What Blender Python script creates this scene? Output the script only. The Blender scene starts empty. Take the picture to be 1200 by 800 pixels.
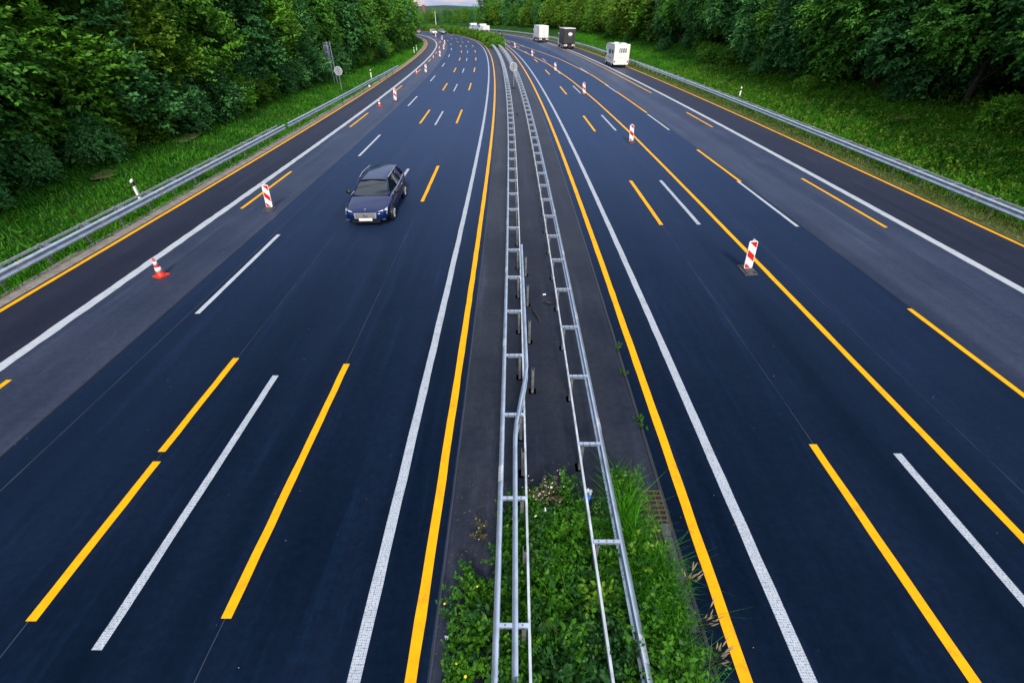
import bpy, bmesh, math, random
import numpy as np
from mathutils import Matrix, Vector
R = math.radians
rnd = random.Random(7)
SC = bpy.context.scene
COL = SC.collection

# ------------------------------------------------------------------ camera
cam_d = bpy.data.cameras.new('camera'); cam = bpy.data.objects.new('camera', cam_d); COL.objects.link(cam)
cam_d.sensor_fit = 'HORIZONTAL'; cam_d.sensor_width = 36.0; cam_d.lens = 533.24 / 1200 * 36
cam_d.clip_start = 0.1; cam_d.clip_end = 20000
CAM_Z = 7.272
cam.matrix_world = Matrix.Translation((0, 0, CAM_Z)) @ Matrix.Rotation(R(90 - 36.145), 4, 'X') @ Matrix.Rotation(-0.0058, 4, 'Z')
SC.camera = cam

# ------------------------------------------------------------------ sky, sun, exposure
SUN_EL, SUN_AZ = R(36), R(176)          # azimuth clockwise from +y: the veiled sun stands behind the camera
W = bpy.data.worlds.new('World'); SC.world = W; W.use_nodes = True
nt = W.node_tree; nt.nodes.clear()
out = nt.nodes.new('ShaderNodeOutputWorld'); bg = nt.nodes.new('ShaderNodeBackground')
sky = nt.nodes.new('ShaderNodeTexSky'); sky.sky_type = 'NISHITA'; sky.sun_disc = False
sky.sun_elevation = SUN_EL; sky.sun_rotation = SUN_AZ; sky.air_density = 1.0; sky.dust_density = 1.5; sky.ozone_density = 2.0
tc = nt.nodes.new('ShaderNodeTexCoord'); mp = nt.nodes.new('ShaderNodeMapping'); mp.inputs['Scale'].default_value = (1, 1, 5)
cn = nt.nodes.new('ShaderNodeTexNoise'); cn.inputs['Scale'].default_value = 2.6; cn.inputs['Detail'].default_value = 7; cn.inputs['Roughness'].default_value = 0.58
L = nt.links.new
cr = nt.nodes.new('ShaderNodeValToRGB'); cr.color_ramp.elements[0].position = 0.24; cr.color_ramp.elements[1].position = 0.50
cc = nt.nodes.new('ShaderNodeValToRGB')      # overcast: dull blue-grey low down, brighter towards the zenith
for i_, (p_, c_) in enumerate(((0.0, (2.3, 2.9, 4.3)), (0.14, (2.9, 3.5, 4.8)), (0.5, (5.0, 5.5, 6.4)), (1.0, (6.6, 7.1, 8.0)))):
    e_ = cc.color_ramp.elements[i_] if i_ < 2 else cc.color_ramp.elements.new(p_)
    e_.position = p_; e_.color = c_ + (1,)
sep = nt.nodes.new('ShaderNodeSeparateXYZ'); mix = nt.nodes.new('ShaderNodeMix'); mix.data_type = 'RGBA'
L(tc.outputs['Generated'], mp.inputs['Vector']); L(mp.outputs[0], cn.inputs['Vector']); L(cn.outputs['Fac'], cr.inputs[0])
L(tc.outputs['Generated'], sep.inputs[0]); L(sep.outputs['Z'], cc.inputs[0])
n2 = nt.nodes.new('ShaderNodeTexNoise'); n2.inputs['Scale'].default_value = 8; n2.inputs['Detail'].default_value = 4       # pink evening streaks in the low clouds
m2 = nt.nodes.new('ShaderNodeMapping'); m2.inputs['Scale'].default_value = (1, 1, 9); L(tc.outputs['Generated'], m2.inputs['Vector']); L(m2.outputs[0], n2.inputs['Vector'])
r2 = nt.nodes.new('ShaderNodeValToRGB'); r2.color_ramp.elements[0].position = .44; r2.color_ramp.elements[1].position = .58; L(n2.outputs['Fac'], r2.inputs[0])
lo = nt.nodes.new('ShaderNodeMapRange'); lo.inputs['From Min'].default_value = .04; lo.inputs['From Max'].default_value = .22; lo.inputs['To Min'].default_value = 1; lo.inputs['To Max'].default_value = 0; L(sep.outputs['Z'], lo.inputs[0])
fm = nt.nodes.new('ShaderNodeMath'); fm.operation = 'MULTIPLY'; L(r2.outputs[0], fm.inputs[0]); L(lo.outputs[0], fm.inputs[1])
x2 = nt.nodes.new('ShaderNodeMix'); x2.data_type = 'RGBA'; x2.inputs[7].default_value = (5.6, 3.9, 3.5, 1); L(fm.outputs[0], x2.inputs[0]); L(cc.outputs[0], x2.inputs[6])
L(cr.outputs[0], mix.inputs[0]); L(sky.outputs[0], mix.inputs[6]); L(x2.outputs[2], mix.inputs[7])
L(mix.outputs[2], bg.inputs[0]); bg.inputs[1].default_value = 0.085; L(bg.outputs[0], out.inputs[0])
sl = bpy.data.lights.new('sun', 'SUN'); sl.energy = 2.0; sl.angle = R(11); sl.color = (1.0, 0.91, 0.78)
so_ = bpy.data.objects.new('sun', sl); COL.objects.link(so_)
sd = Vector((math.sin(SUN_AZ) * math.cos(SUN_EL), math.cos(SUN_AZ) * math.cos(SUN_EL), math.sin(SUN_EL)))
so_.rotation_euler = sd.to_track_quat('Z', 'Y').to_euler(); so_.location = sd * 50
SC.view_settings.view_transform = 'Standard'; SC.view_settings.look = 'None'
SC.view_settings.exposure = 1.15; SC.view_settings.gamma = 1.0; SC.view_settings.use_curve_mapping = False
SC.cycles.use_denoising = True; SC.cycles.max_bounces = 6; SC.cycles.transparent_max_bounces = 6

# ------------------------------------------------------------------ road alignment (s along the median, o to the right)
KN = [-10, 20, 40, 60, 85, 115, 150, 200, 350]
KA = [-0.000616, -0.000504, -0.000841, -0.000649, -0.000889, -0.001345, -0.003256, -0.005268, -0.005268]
SS = np.arange(-40, 420.01, 0.5); I0 = 80
_k = np.interp(SS, KN, KA)
PSI = np.concatenate([[0], np.cumsum((_k[1:] + _k[:-1]) / 2 * 0.5)]); PSI = PSI - PSI[int((0 + 40) / 0.5)] + 0.011353
_m = (PSI[1:] + PSI[:-1]) / 2
CX = np.concatenate([[0], np.cumsum(np.sin(_m) * 0.5)]); CY = np.concatenate([[0], np.cumsum(np.cos(_m) * 0.5)])
CX -= CX[I0]; CY -= CY[I0]
def psi(s): return float(np.interp(s, SS, PSI))
def P(s, o, z=0.0):
    a = psi(s); return (float(np.interp(s, SS, CX)) + o * math.cos(a), float(np.interp(s, SS, CY)) - o * math.sin(a), z)
def stations(s0, s1, step=1.0):
    n = max(1, int(round((s1 - s0) / step))); return [s0 + (s1 - s0) * i / n for i in range(n + 1)]
ZL = ([-120, -45, -28, -22, -18.5, -17, -15.7], [2.6, 2.0, 1.5, 0.8, 0.15, 0.0, -0.03])
ZR = ([19.5, 20.8, 22, 30, 36, 50, 120], [-0.03, 0.0, 0.2, 2.3, 3.2, 4.0, 5.0])
def zground(o):
    if o < -15.7: return float(np.interp(o, *ZL))
    if o > 19.5: return float(np.interp(o, *ZR))
    return 0.0

# ------------------------------------------------------------------ materials
def newmat(name):
    m = bpy.data.materials.new(name); m.use_nodes = True
    return m, m.node_tree, m.node_tree.nodes['Principled BSDF']
def mat(name, col, rough=0.6, metal=0.0, spec=0.5, var=0.12, scale=6.0, bump=0.0, bscale=80.0, emit=0, coat=0.0, trans=0.0):
    m, t, b = newmat(name); n = t.nodes
    g = n.new('ShaderNodeTexCoord'); no = n.new('ShaderNodeTexNoise'); no.inputs['Scale'].default_value = scale; no.inputs['Detail'].default_value = 5
    t.links.new(g.outputs['Object'], no.inputs['Vector'])
    r = n.new('ShaderNodeValToRGB'); r.color_ramp.elements[0].position = .3; r.color_ramp.elements[1].position = .7
    r.color_ramp.elements[0].color = tuple(c * (1 - var) for c in col) + (1,); r.color_ramp.elements[1].color = tuple(min(1, c * (1 + var)) for c in col) + (1,)
    t.links.new(no.outputs['Fac'], r.inputs[0]); t.links.new(r.outputs[0], b.inputs['Base Color'])
    b.inputs['Roughness'].default_value = rough; b.inputs['Metallic'].default_value = metal; b.inputs['Specular IOR Level'].default_value = spec
    b.inputs['Coat Weight'].default_value = coat; b.inputs['Coat Roughness'].default_value = 0.06
    if bump:
        n2 = n.new('ShaderNodeTexNoise'); n2.inputs['Scale'].default_value = bscale; bp = n.new('ShaderNodeBump'); bp.inputs['Strength'].default_value = bump; bp.inputs['Distance'].default_value = 0.01
        t.links.new(g.outputs['Object'], n2.inputs['Vector']); t.links.new(n2.outputs['Fac'], bp.inputs['Height']); t.links.new(bp.outputs[0], b.inputs['Normal'])
    return m
def asphalt(name, dark, light, streak, spec=0.3, rough=0.55, fine=0.5, sheen=.6, tint=(.24, .40, .88)):
    m, t, b = newmat(name); n = t.nodes; K = t.links.new
    uv = n.new('ShaderNodeUVMap')
    mp = n.new('ShaderNodeMapping'); mp.inputs['Scale'].default_value = (0.9, 0.015, 1)
    a = n.new('ShaderNodeTexNoise'); a.inputs['Scale'].default_value = 1.0; a.inputs['Detail'].default_value = 4
    K(uv.outputs[0], mp.inputs[0]); K(mp.outputs[0], a.inputs['Vector'])
    c = n.new('ShaderNodeTexNoise'); c.inputs['Scale'].default_value = 0.35; c.inputs['Detail'].default_value = 6; c.inputs['Roughness'].default_value = .6; K(uv.outputs[0], c.inputs['Vector'])
    f = n.new('ShaderNodeTexNoise'); f.inputs['Scale'].default_value = 60; f.inputs['Detail'].default_value = 4; f.inputs['Roughness'].default_value = .7; K(uv.outputs[0], f.inputs['Vector'])
    s1 = n.new('ShaderNodeMath'); s1.operation = 'MULTIPLY_ADD'; s1.inputs[1].default_value = streak; K(a.outputs['Fac'], s1.inputs[0]); K(c.outputs['Fac'], s1.inputs[2])
    s2 = n.new('ShaderNodeMath'); s2.operation = 'MULTIPLY_ADD'; s2.inputs[1].default_value = fine; K(f.outputs['Fac'], s2.inputs[0]); K(s1.outputs[0], s2.inputs[2])
    r = n.new('ShaderNodeMapRange'); r.inputs['From Min'].default_value = 0.37 + .36 * streak + .42 * fine; r.inputs['From Max'].default_value = .63 + .64 * streak + .58 * fine; K(s2.outputs[0], r.inputs[0])
    mx = n.new('ShaderNodeMix'); mx.data_type = 'RGBA'; mx.inputs[6].default_value = dark + (1,); mx.inputs[7].default_value = light + (1,); K(r.outputs[0], mx.inputs[0])
    v = n.new('ShaderNodeTexVoronoi'); v.inputs['Scale'].default_value = 22; K(uv.outputs[0], v.inputs['Vector'])
    lt = n.new('ShaderNodeMath'); lt.operation = 'LESS_THAN'; lt.inputs[1].default_value = 0.045; K(v.outputs['Distance'], lt.inputs[0])
    mu = n.new('ShaderNodeMath'); mu.operation = 'MULTIPLY'; mu.inputs[1].default_value = .22; K(lt.outputs[0], mu.inputs[0])
    m3 = n.new('ShaderNodeMix'); m3.data_type = 'RGBA'; m3.inputs[7].default_value = (.10, .11, .13, 1); K(mu.outputs[0], m3.inputs[0]); K(mx.outputs[2], m3.inputs[6])
    mm = n.new('ShaderNodeTexNoise'); mm.inputs['Scale'].default_value = 7; mm.inputs['Detail'].default_value = 9; mm.inputs['Roughness'].default_value = .75; K(uv.outputs[0], mm.inputs['Vector'])
    mr = n.new('ShaderNodeMapRange'); mr.inputs['From Min'].default_value = .32; mr.inputs['From Max'].default_value = .68; mr.inputs['To Min'].default_value = .72; mr.inputs['To Max'].default_value = 1.30; K(mm.outputs['Fac'], mr.inputs[0])
    dm = n.new('ShaderNodeMapping'); dm.inputs['Scale'].default_value = (1.6, .10, 1); K(uv.outputs[0], dm.inputs[0])
    dn = n.new('ShaderNodeTexNoise'); dn.inputs['Scale'].default_value = 1.3; dn.inputs['Detail'].default_value = 5; dn.inputs['Roughness'].default_value = .65; K(dm.outputs[0], dn.inputs['Vector'])
    dr = n.new('ShaderNodeMapRange'); dr.inputs['From Min'].default_value = .54; dr.inputs['From Max'].default_value = .68; dr.inputs['To Min'].default_value = 1; dr.inputs['To Max'].default_value = 1.55; K(dn.outputs['Fac'], dr.inputs[0])
    dk = n.new('ShaderNodeMath'); dk.operation = 'MULTIPLY'; K(mr.outputs[0], dk.inputs[0]); K(dr.outputs[0], dk.inputs[1])
    m4 = n.new('ShaderNodeMix'); m4.data_type = 'RGBA'; m4.blend_type = 'MULTIPLY'; m4.inputs[0].default_value = 1; K(m3.outputs[2], m4.inputs[6]); K(dk.outputs[0], m4.inputs[7])
    K(m4.outputs[2], b.inputs['Base Color']); b.inputs['Roughness'].default_value = rough; b.inputs['Specular IOR Level'].default_value = spec
    b.inputs['Sheen Weight'].default_value = sheen; b.inputs['Sheen Roughness'].default_value = .35; b.inputs['Sheen Tint'].default_value = tint + (1,)
    bp = n.new('ShaderNodeBump'); bp.inputs['Strength'].default_value = .35; bp.inputs['Distance'].default_value = .004
    K(f.outputs['Fac'], bp.inputs['Height']); K(bp.outputs[0], b.inputs['Normal'])
    return m
def paint(name, col, dots):
    m, t, b = newmat(name); n = t.nodes; K = t.links.new
    uv = n.new('ShaderNodeUVMap')
    no = n.new('ShaderNodeTexNoise'); no.inputs['Scale'].default_value = 5; no.inputs['Detail'].default_value = 8; no.inputs['Roughness'].default_value = .7; K(uv.outputs[0], no.inputs['Vector'])
    mr = n.new('ShaderNodeMapRange'); mr.inputs['From Min'].default_value = .3; mr.inputs['From Max'].default_value = .75; mr.inputs['To Min'].default_value = 1.05; mr.inputs['To Max'].default_value = .78; K(no.outputs['Fac'], mr.inputs[0])
    mul = n.new('ShaderNodeMix'); mul.data_type = 'RGBA'; mul.blend_type = 'MULTIPLY'; mul.inputs[0].default_value = 1; mul.inputs[6].default_value = col + (1,); K(mr.outputs[0], mul.inputs[7])
    last = mul.outputs[2]
    if dots:                                          # structured marking: little raised blobs with asphalt showing between them
        mp = n.new('ShaderNodeMapping'); mp.inputs['Scale'].default_value = (34, 30, 1); K(uv.outputs[0], mp.inputs[0])
        v = n.new('ShaderNodeTexVoronoi'); v.inputs['Scale'].default_value = 1; v.inputs['Randomness'].default_value = .35; v.voronoi_dimensions = '2D'; K(mp.outputs[0], v.inputs['Vector'])
        g = n.new('ShaderNodeMapRange'); g.inputs['From Min'].default_value = .42; g.inputs['From Max'].default_value = .62; K(v.outputs['Distance'], g.inputs[0])
        sc = n.new('ShaderNodeMath'); sc.operation = 'MULTIPLY'; sc.inputs[1].default_value = dots; K(g.outputs[0], sc.inputs[0])
        mx = n.new('ShaderNodeMix'); mx.data_type = 'RGBA'; mx.inputs[7].default_value = (.02, .025, .04, 1); K(sc.outputs[0], mx.inputs[0]); K(last, mx.inputs[6]); last = mx.outputs[2]
        bp = n.new('ShaderNodeBump'); bp.invert = True; bp.inputs['Strength'].default_value = .6; bp.inputs['Distance'].default_value = .004; K(v.outputs['Distance'], bp.inputs['Height']); K(bp.outputs[0], b.inputs['Normal'])
    wn = n.new('ShaderNodeTexNoise'); wn.inputs['Scale'].default_value = 2.2; wn.inputs['Detail'].default_value = 12; wn.inputs['Roughness'].default_value = .82; K(uv.outputs[0], wn.inputs['Vector'])
    wr = n.new('ShaderNodeMapRange'); wr.inputs['From Min'].default_value = .53; wr.inputs['From Max'].default_value = .70; wr.inputs['To Max'].default_value = .85; K(wn.outputs['Fac'], wr.inputs[0])
    wm = n.new('ShaderNodeMix'); wm.data_type = 'RGBA'; wm.inputs[7].default_value = tuple(c * .28 + .02 for c in col) + (1,); K(wr.outputs[0], wm.inputs[0]); K(last, wm.inputs[6]); last = wm.outputs[2]
    K(last, b.inputs['Base Color']); b.inputs['Roughness'].default_value = .7; b.inputs['Specular IOR Level'].default_value = .12
    return m
def leafmat(name, dark, light, tl=0.3, scale=0.9, objvar=0.35, spec=.18, rough=.45):
    m, t, b = newmat(name); n = t.nodes; K = t.links.new
    g = n.new('ShaderNodeTexCoord'); oi = n.new('ShaderNodeObjectInfo')
    a = n.new('ShaderNodeTexNoise'); a.inputs['Scale'].default_value = scale; a.inputs['Detail'].default_value = 3; K(g.outputs['Object'], a.inputs['Vector'])
    c = n.new('ShaderNodeTexNoise'); c.inputs['Scale'].default_value = 9; c.inputs['Detail'].default_value = 2; K(g.outputs['Object'], c.inputs['Vector'])
    s = n.new('ShaderNodeMath'); s.operation = 'MULTIPLY_ADD'; s.inputs[1].default_value = .6; K(c.outputs['Fac'], s.inputs[0]); K(a.outputs['Fac'], s.inputs[2])
    s2 = n.new('ShaderNodeMath'); s2.operation = 'MULTIPLY_ADD'; s2.inputs[1].default_value = objvar; K(oi.outputs['Random'], s2.inputs[0]); K(s.outputs[0], s2.inputs[2])
    r = n.new('ShaderNodeMapRange'); r.inputs['From Min'].default_value = .5; r.inputs['From Max'].default_value = 1.1 + objvar; K(s2.outputs[0], r.inputs[0])
    mx = n.new('ShaderNodeMix'); mx.data_type = 'RGBA'; mx.inputs[6].default_value = dark + (1,); mx.inputs[7].default_value = light + (1,); K(r.outputs[0], mx.inputs[0])
    K(mx.outputs[2], b.inputs['Base Color']); b.inputs['Roughness'].default_value = rough; b.inputs['Specular IOR Level'].default_value = spec
    tr = n.new('ShaderNodeBsdfTranslucent'); K(mx.outputs[2], tr.inputs[0]); ms = n.new('ShaderNodeMixShader'); ms.inputs[0].default_value = tl
    K(b.outputs[0], ms.inputs[1]); K(tr.outputs[0], ms.inputs[2]); K(ms.outputs[0], n['Material Output'].inputs[0])
    return m
def groundmat(name, c1, c2, c3, scale=.35):
    m, t, b = newmat(name); n = t.nodes; K = t.links.new
    g = n.new('ShaderNodeTexCoord'); a = n.new('ShaderNodeTexNoise'); a.inputs['Scale'].default_value = scale; a.inputs['Detail'].default_value = 8; a.inputs['Roughness'].default_value = .65; K(g.outputs['Object'], a.inputs['Vector'])
    r = n.new('ShaderNodeValToRGB'); e = r.color_ramp.elements; e[0].position = .35; e[0].color = c1 + (1,); e[1].position = .55; e[1].color = c2 + (1,); x = e.new(.72); x.color = c3 + (1,)
    K(a.outputs['Fac'], r.inputs[0]); K(r.outputs[0], b.inputs['Base Color']); b.inputs['Roughness'].default_value = .95; b.inputs['Specular IOR Level'].default_value = .1
    f = n.new('ShaderNodeTexNoise'); f.inputs['Scale'].default_value = 14; f.inputs['Detail'].default_value = 6; K(g.outputs['Object'], f.inputs['Vector'])
    bp = n.new('ShaderNodeBump'); bp.inputs['Strength'].default_value = .8; bp.inputs['Distance'].default_value = .06; K(f.outputs['Fac'], bp.inputs['Height']); K(bp.outputs[0], b.inputs['Normal'])
    return m
M = dict(
    asph=asphalt('new_asphalt', (.0003, .0036, .0108), (.0040, .0098, .0255), 1.8, spec=.02, rough=.5),
    old=asphalt('old_asphalt', (.008, .013, .029), (.034, .042, .070), 2.0, sheen=.4, tint=(.3, .42, .8), spec=.1, rough=.5),
    shoulder=asphalt('shoulder_asphalt', (.004, .006, .014), (.015, .017, .030), 1.4, sheen=.3, tint=(.35, .42, .75), spec=.08, rough=.5),
    median=asphalt('median_asphalt', (.005, .009, .020), (.027, .031, .045), .7, sheen=.3, tint=(.4, .45, .65), spec=.10, rough=.6),
    white=paint('white_marking', (.41, .44, .50), 0), wdots=paint('structured_white_marking', (.41, .45, .52), .65),
    yellow=paint('yellow_marking', (.82, .37, .002), 0), joint=mat('bitumen_joint', (.006, .007, .012), .4),
    seam=mat('paver_seam', (.014, .022, .045), .6),
    grass=groundmat('verge_soil_grass', (.006, .035, .003), (.012, .06, .004), (.05, .07, .015)),
    gravel=groundmat('shoulder_gravel', (.16, .14, .12), (.24, .22, .20), (.30, .28, .26), 3.0),
    field=groundmat('field', (.02, .05, .01), (.03, .07, .012), (.06, .08, .02), .02),
    hill=groundmat('hill_forest', (.03, .05, .03), (.04, .07, .04), (.05, .09, .05), .01),
    steel=mat('galvanised_steel', (.44, .52, .64), .42, metal=.75, var=.18, scale=4), strap=mat('galvanised_strap', (.46, .50, .56), .5, metal=.35, var=.25),
    post=mat('weathered_post_steel', (.22, .23, .24), .5, metal=.6, var=.3), bolt=mat('bolt_steel', (.12, .12, .13), .5, metal=.6),
    blade=leafmat('grass_blades', (.008, .095, .003), (.085, .34, .010), .35, .5, 0.0), dryblade=leafmat('dry_grass', (.05, .12, .015), (.17, .21, .05), .3, .6, 0.0),
    leafA=leafmat('leaves_dark_green', (.006, .060, .006), (.15, .42, .05), .25), leafB=leafmat('leaves_light_green', (.03, .11, .006), (.20, .36, .03), .3),
    leafC=leafmat('leaves_blue_green', (.006, .060, .014), (.13, .39, .10), .22), leafD=leafmat('leaves_mid_green', (.012, .080, .006), (.21, .50, .04), .25),
    leafY=leafmat('leaves_yellow_green', (.10, .17, .01), (.36, .42, .03), .35),
    weed=leafmat('weed_leaves', (.008, .075, .004), (.09, .27, .013), .3, 3.0, .2), weed2=leafmat('weed_leaves_dark', (.008, .05, .010), (.03, .11, .02), .25, 3.0, .2),
    flower=mat('pale_petals', (.62, .60, .55), .7), yflower=mat('yellow_petals', (.75, .55, .02), .7), seed=mat('grass_seed_heads', (.30, .22, .12), .9),
    litterleaf=leafmat('dry_leaf_litter', (.03, .03, .03), (.13, .12, .11), .1, 12.0, 0), brown=leafmat('brown_stems', (.05, .05, .02), (.11, .10, .04), .2, 4.0, 0),
    bark=mat('bark', (.045, .035, .027), .95, var=.4, scale=3, bump=.6, bscale=20), black=mat('black_rubber', (.012, .012, .013), .6), tyre=mat('tyre', (.012, .012, .013), .75),
    rubber=mat('recycled_rubber', (.06, .062, .07), .8), plastic=mat('white_plastic', (.78, .78, .78), .45, var=.05), redfilm=mat('red_reflective', (.55, .012, .012), .35, var=.08), wfilm=mat('white_reflective', (.80, .80, .80), .35, var=.05),
    orange=mat('red_orange_plastic', (.62, .035, .015), .45, var=.08), navy=mat('navy_car_paint', (.0013, .0105, .066), .2, metal=0, spec=.2, var=.03, coat=.4),
    glass=mat('car_glass', (.006, .010, .018), .05, spec=.6, var=.05, coat=.3), chrome=mat('chrome', (.75, .72, .68), .18, metal=.9, var=.05), lamp=mat('headlamp_glass', (.85, .90, .95), .12, spec=.8, var=.1, coat=1),
    plate=mat('number_plate', (.75, .73, .70), .5, var=.06), trim=mat('black_trim', (.01, .01, .012), .4), silver=mat('wheel_silver', (.5, .5, .52), .3, metal=.8),
    wpaint=mat('white_vehicle_paint', (.78, .77, .74), .3, var=.03, coat=.4), cream=mat('white_tarpaulin', (.66, .67, .68), .55, var=.06, scale=1.5), dkpaint=mat('charcoal_paint', (.03, .032, .036), .4, var=.1), taillamp=mat('tail_lamp_red', (.45, .02, .015), .25, coat=1),
    redcar=mat('red_paint', (.35, .02, .02), .25, coat=1), bluecar=mat('light_blue_tarpaulin', (.25, .30, .50), .4), greycar=mat('grey_paint', (.12, .13, .15), .25, coat=1),
    alu=mat('sign_back_aluminium', (.32, .35, .40), .45, metal=.5), navysign=mat('sign_back_dark', (.035, .05, .085), .6), rust=mat('rusty_iron', (.055, .032, .024), .8, var=.4, scale=20), paver=mat('concrete_paver', (.045, .05, .062), .8, var=.25, scale=8, bump=.3),
    pit=mat('drain_pit', (.004, .004, .005), .9), bluelit=mat('blue_litter_plastic', (.02, .15, .62), .35), whitelit=mat('white_litter_paper', (.75, .76, .78), .6),
    brick=mat('red_brick', (.25, .07, .05), .8), drysoil=groundmat('dry_verge_soil', (.05, .07, .02), (.09, .10, .035), (.15, .13, .07), 3.0), sand=groundmat('sandy_earth', (.16, .09, .05), (.22, .13, .07), (.12, .10, .05), 2.0))

# ------------------------------------------------------------------ mesh helpers
def children_loc(o, parent, world=True):
    if parent is not None:
        o.parent = parent
        if world: o.location = -Vector(parent.location)
def tag(o, label=None, cat=None, group=None, kind=None):
    if label: o['label'] = label
    if cat: o['category'] = cat
    if group: o['group'] = group
    if kind: o['kind'] = kind
    return o
def thing(name, loc, rz, label, cat, group=None):
    o = bpy.data.objects.new(name, None); COL.objects.link(o); o.location = loc; o.rotation_euler = (0, 0, rz); o.empty_display_size = .2
    return tag(o, label, cat, group)
def link(name, me, parent=None, loc=None, rot=None):
    o = bpy.data.objects.new(name, me); COL.objects.link(o)
    if parent is not None: o.parent = parent
    if loc is not None: o.location = loc
    if rot is not None: o.rotation_euler = rot
    return o
class B:
    def __init__(s): s.v = []; s.f = []; s.mi = []; s.uv = None
    def add(s, vs, fs, mi=0):
        b = len(s.v); s.v += [tuple(v) for v in vs]; s.f += [tuple(i + b for i in f) for f in fs]; s.mi += [mi] * len(fs); return s
    def box(s, c, d, mi=0, rz=0, tilt=0):
        x, y, z = (k / 2 for k in d); ca, sa = math.cos(rz), math.sin(rz); ct, st = math.cos(tilt), math.sin(tilt)
        vs = []
        for a in (-x, x):
            for b in (-y, y):
                for e in (-z, z):
                    yy, zz = b * ct - e * st, b * st + e * ct
                    vs.append((c[0] + a * ca - yy * sa, c[1] + a * sa + yy * ca, c[2] + zz))
        return s.add(vs, [(0, 1, 3, 2), (4, 6, 7, 5), (0, 4, 5, 1), (2, 3, 7, 6), (0, 2, 6, 4), (1, 5, 7, 3)], mi)
    def tube(s, pts, rs, n=8, mi=0, caps=True):
        pts = [Vector(p) for p in pts]; rings = []
        if not isinstance(rs, (list, tuple)): rs = [rs] * len(pts)
        for i, p in enumerate(pts):
            d = (pts[min(i + 1, len(pts) - 1)] - pts[max(i - 1, 0)]).normalized()
            a = d.orthogonal().normalized() if abs(d.z) < .95 else Vector((1, 0, 0)); a = (a - d * a.dot(d)).normalized(); b = d.cross(a)
            rings.append([p + (a * math.cos(2 * math.pi * k / n) + b * math.sin(2 * math.pi * k / n)) * rs[i] for k in range(n)])
        vs = [v for r in rings for v in r]; fs = []
        for i in range(len(pts) - 1):
            for k in range(n): fs.append((i * n + k, i * n + (k + 1) % n, (i + 1) * n + (k + 1) % n, (i + 1) * n + k))
        if caps: fs += [tuple(range(n - 1, -1, -1)), tuple(range((len(pts) - 1) * n, len(pts) * n))]
        return s.add(vs, fs, mi)
    def cyl(s, c, r, h, axis='z', n=16, mi=0, r2=None):
        a = Vector({'x': (1, 0, 0), 'y': (0, 1, 0), 'z': (0, 0, 1)}[axis]) * h / 2; c = Vector(c)
        return s.tube([c - a, c + a], [r, r if r2 is None else r2], n, mi)
    def loft(s, rings, closed=True, caps=True, mi=0):
        n = len(rings[0]); vs = [v for r in rings for v in r]; fs = []
        for i in range(len(rings) - 1):
            for k in range(n if closed else n - 1): fs.append((i * n + k, i * n + (k + 1) % n, (i + 1) * n + (k + 1) % n, (i + 1) * n + k))
        if caps and closed: fs += [tuple(range(n - 1, -1, -1)), tuple(range((len(rings) - 1) * n, len(rings) * n))]
        return s.add(vs, fs, mi)
    def mesh(s, name, mats, smooth=False):
        me = bpy.data.meshes.new(name); me.from_pydata(s.v, [], s.f)
        for m in (mats if isinstance(mats, (list, tuple)) else [mats]): me.materials.append(m)
        if any(s.mi): me.polygons.foreach_set('material_index', s.mi)
        if smooth: me.polygons.foreach_set('use_smooth', [True] * len(s.f))
        me.update(); return me
    def build(s, name, mats, parent=None, smooth=False, bevel=0, subsurf=0, fix=True, world=False):
        me = s.mesh(name, mats, smooth)
        if fix or bevel:
            bm = bmesh.new(); bm.from_mesh(me); bmesh.ops.remove_doubles(bm, verts=bm.verts, dist=1e-5) if not bevel else None
            bmesh.ops.recalc_face_normals(bm, faces=bm.faces)
            if bevel: bmesh.ops.bevel(bm, geom=list(bm.edges), offset=bevel, segments=2, affect='EDGES', profile=.5)
            bm.to_mesh(me); bm.free()
            if smooth: me.polygons.foreach_set('use_smooth', [True] * len(me.polygons))
        o = link(name, me)
        if parent is not None: children_loc(o, parent, world)
        if subsurf: md = o.modifiers.new('sub', 'SUBSURF'); md.levels = subsurf; md.render_levels = subsurf
        return o
def np_mesh(name, V, F, m, smooth=False):
    me = bpy.data.meshes.new(name); V = np.asarray(V, np.float32); F = np.asarray(F, np.int32); k = F.shape[1]
    me.vertices.add(len(V)); me.vertices.foreach_set('co', V.ravel()); me.loops.add(F.size); me.loops.foreach_set('vertex_index', F.ravel())
    me.polygons.add(len(F)); me.polygons.foreach_set('loop_start', np.arange(0, F.size, k, dtype=np.int32)); me.polygons.foreach_set('loop_total', np.full(len(F), k, np.int32))
    for q in (m if isinstance(m, (list, tuple)) else [m]): me.materials.append(q)
    me.update(calc_edges=True); me.validate(); return me
def strip(name, s0, s1, prof, m, parent=None, step=2.0, z=0.0, kind=None, ofun=None):
    """sheet swept along the road; prof = list of (o, z); uv = metres (o, s)"""
    st = stations(s0, s1, step); n = len(prof); V = []; F = []; UV = []
    for s in st:
        for (o, zz) in prof:
            oo = o + (ofun(s) if ofun else 0); V.append(P(s, oo, zz + z)); UV.append((oo, s))
    for i in range(len(st) - 1):
        for k in range(n - 1): F.append((i * n + k, i * n + k + 1, (i + 1) * n + k + 1, (i + 1) * n + k))
    me = bpy.data.meshes.new(name); me.from_pydata(V, [], F); me.materials.append(m)
    ul = me.uv_layers.new(name='UVMap'); 
    for lp in me.loops: ul.data[lp.index].uv = UV[lp.vertex_index]
    o = link(name, me, parent)
    if kind: o['kind'] = kind
    return o

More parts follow.
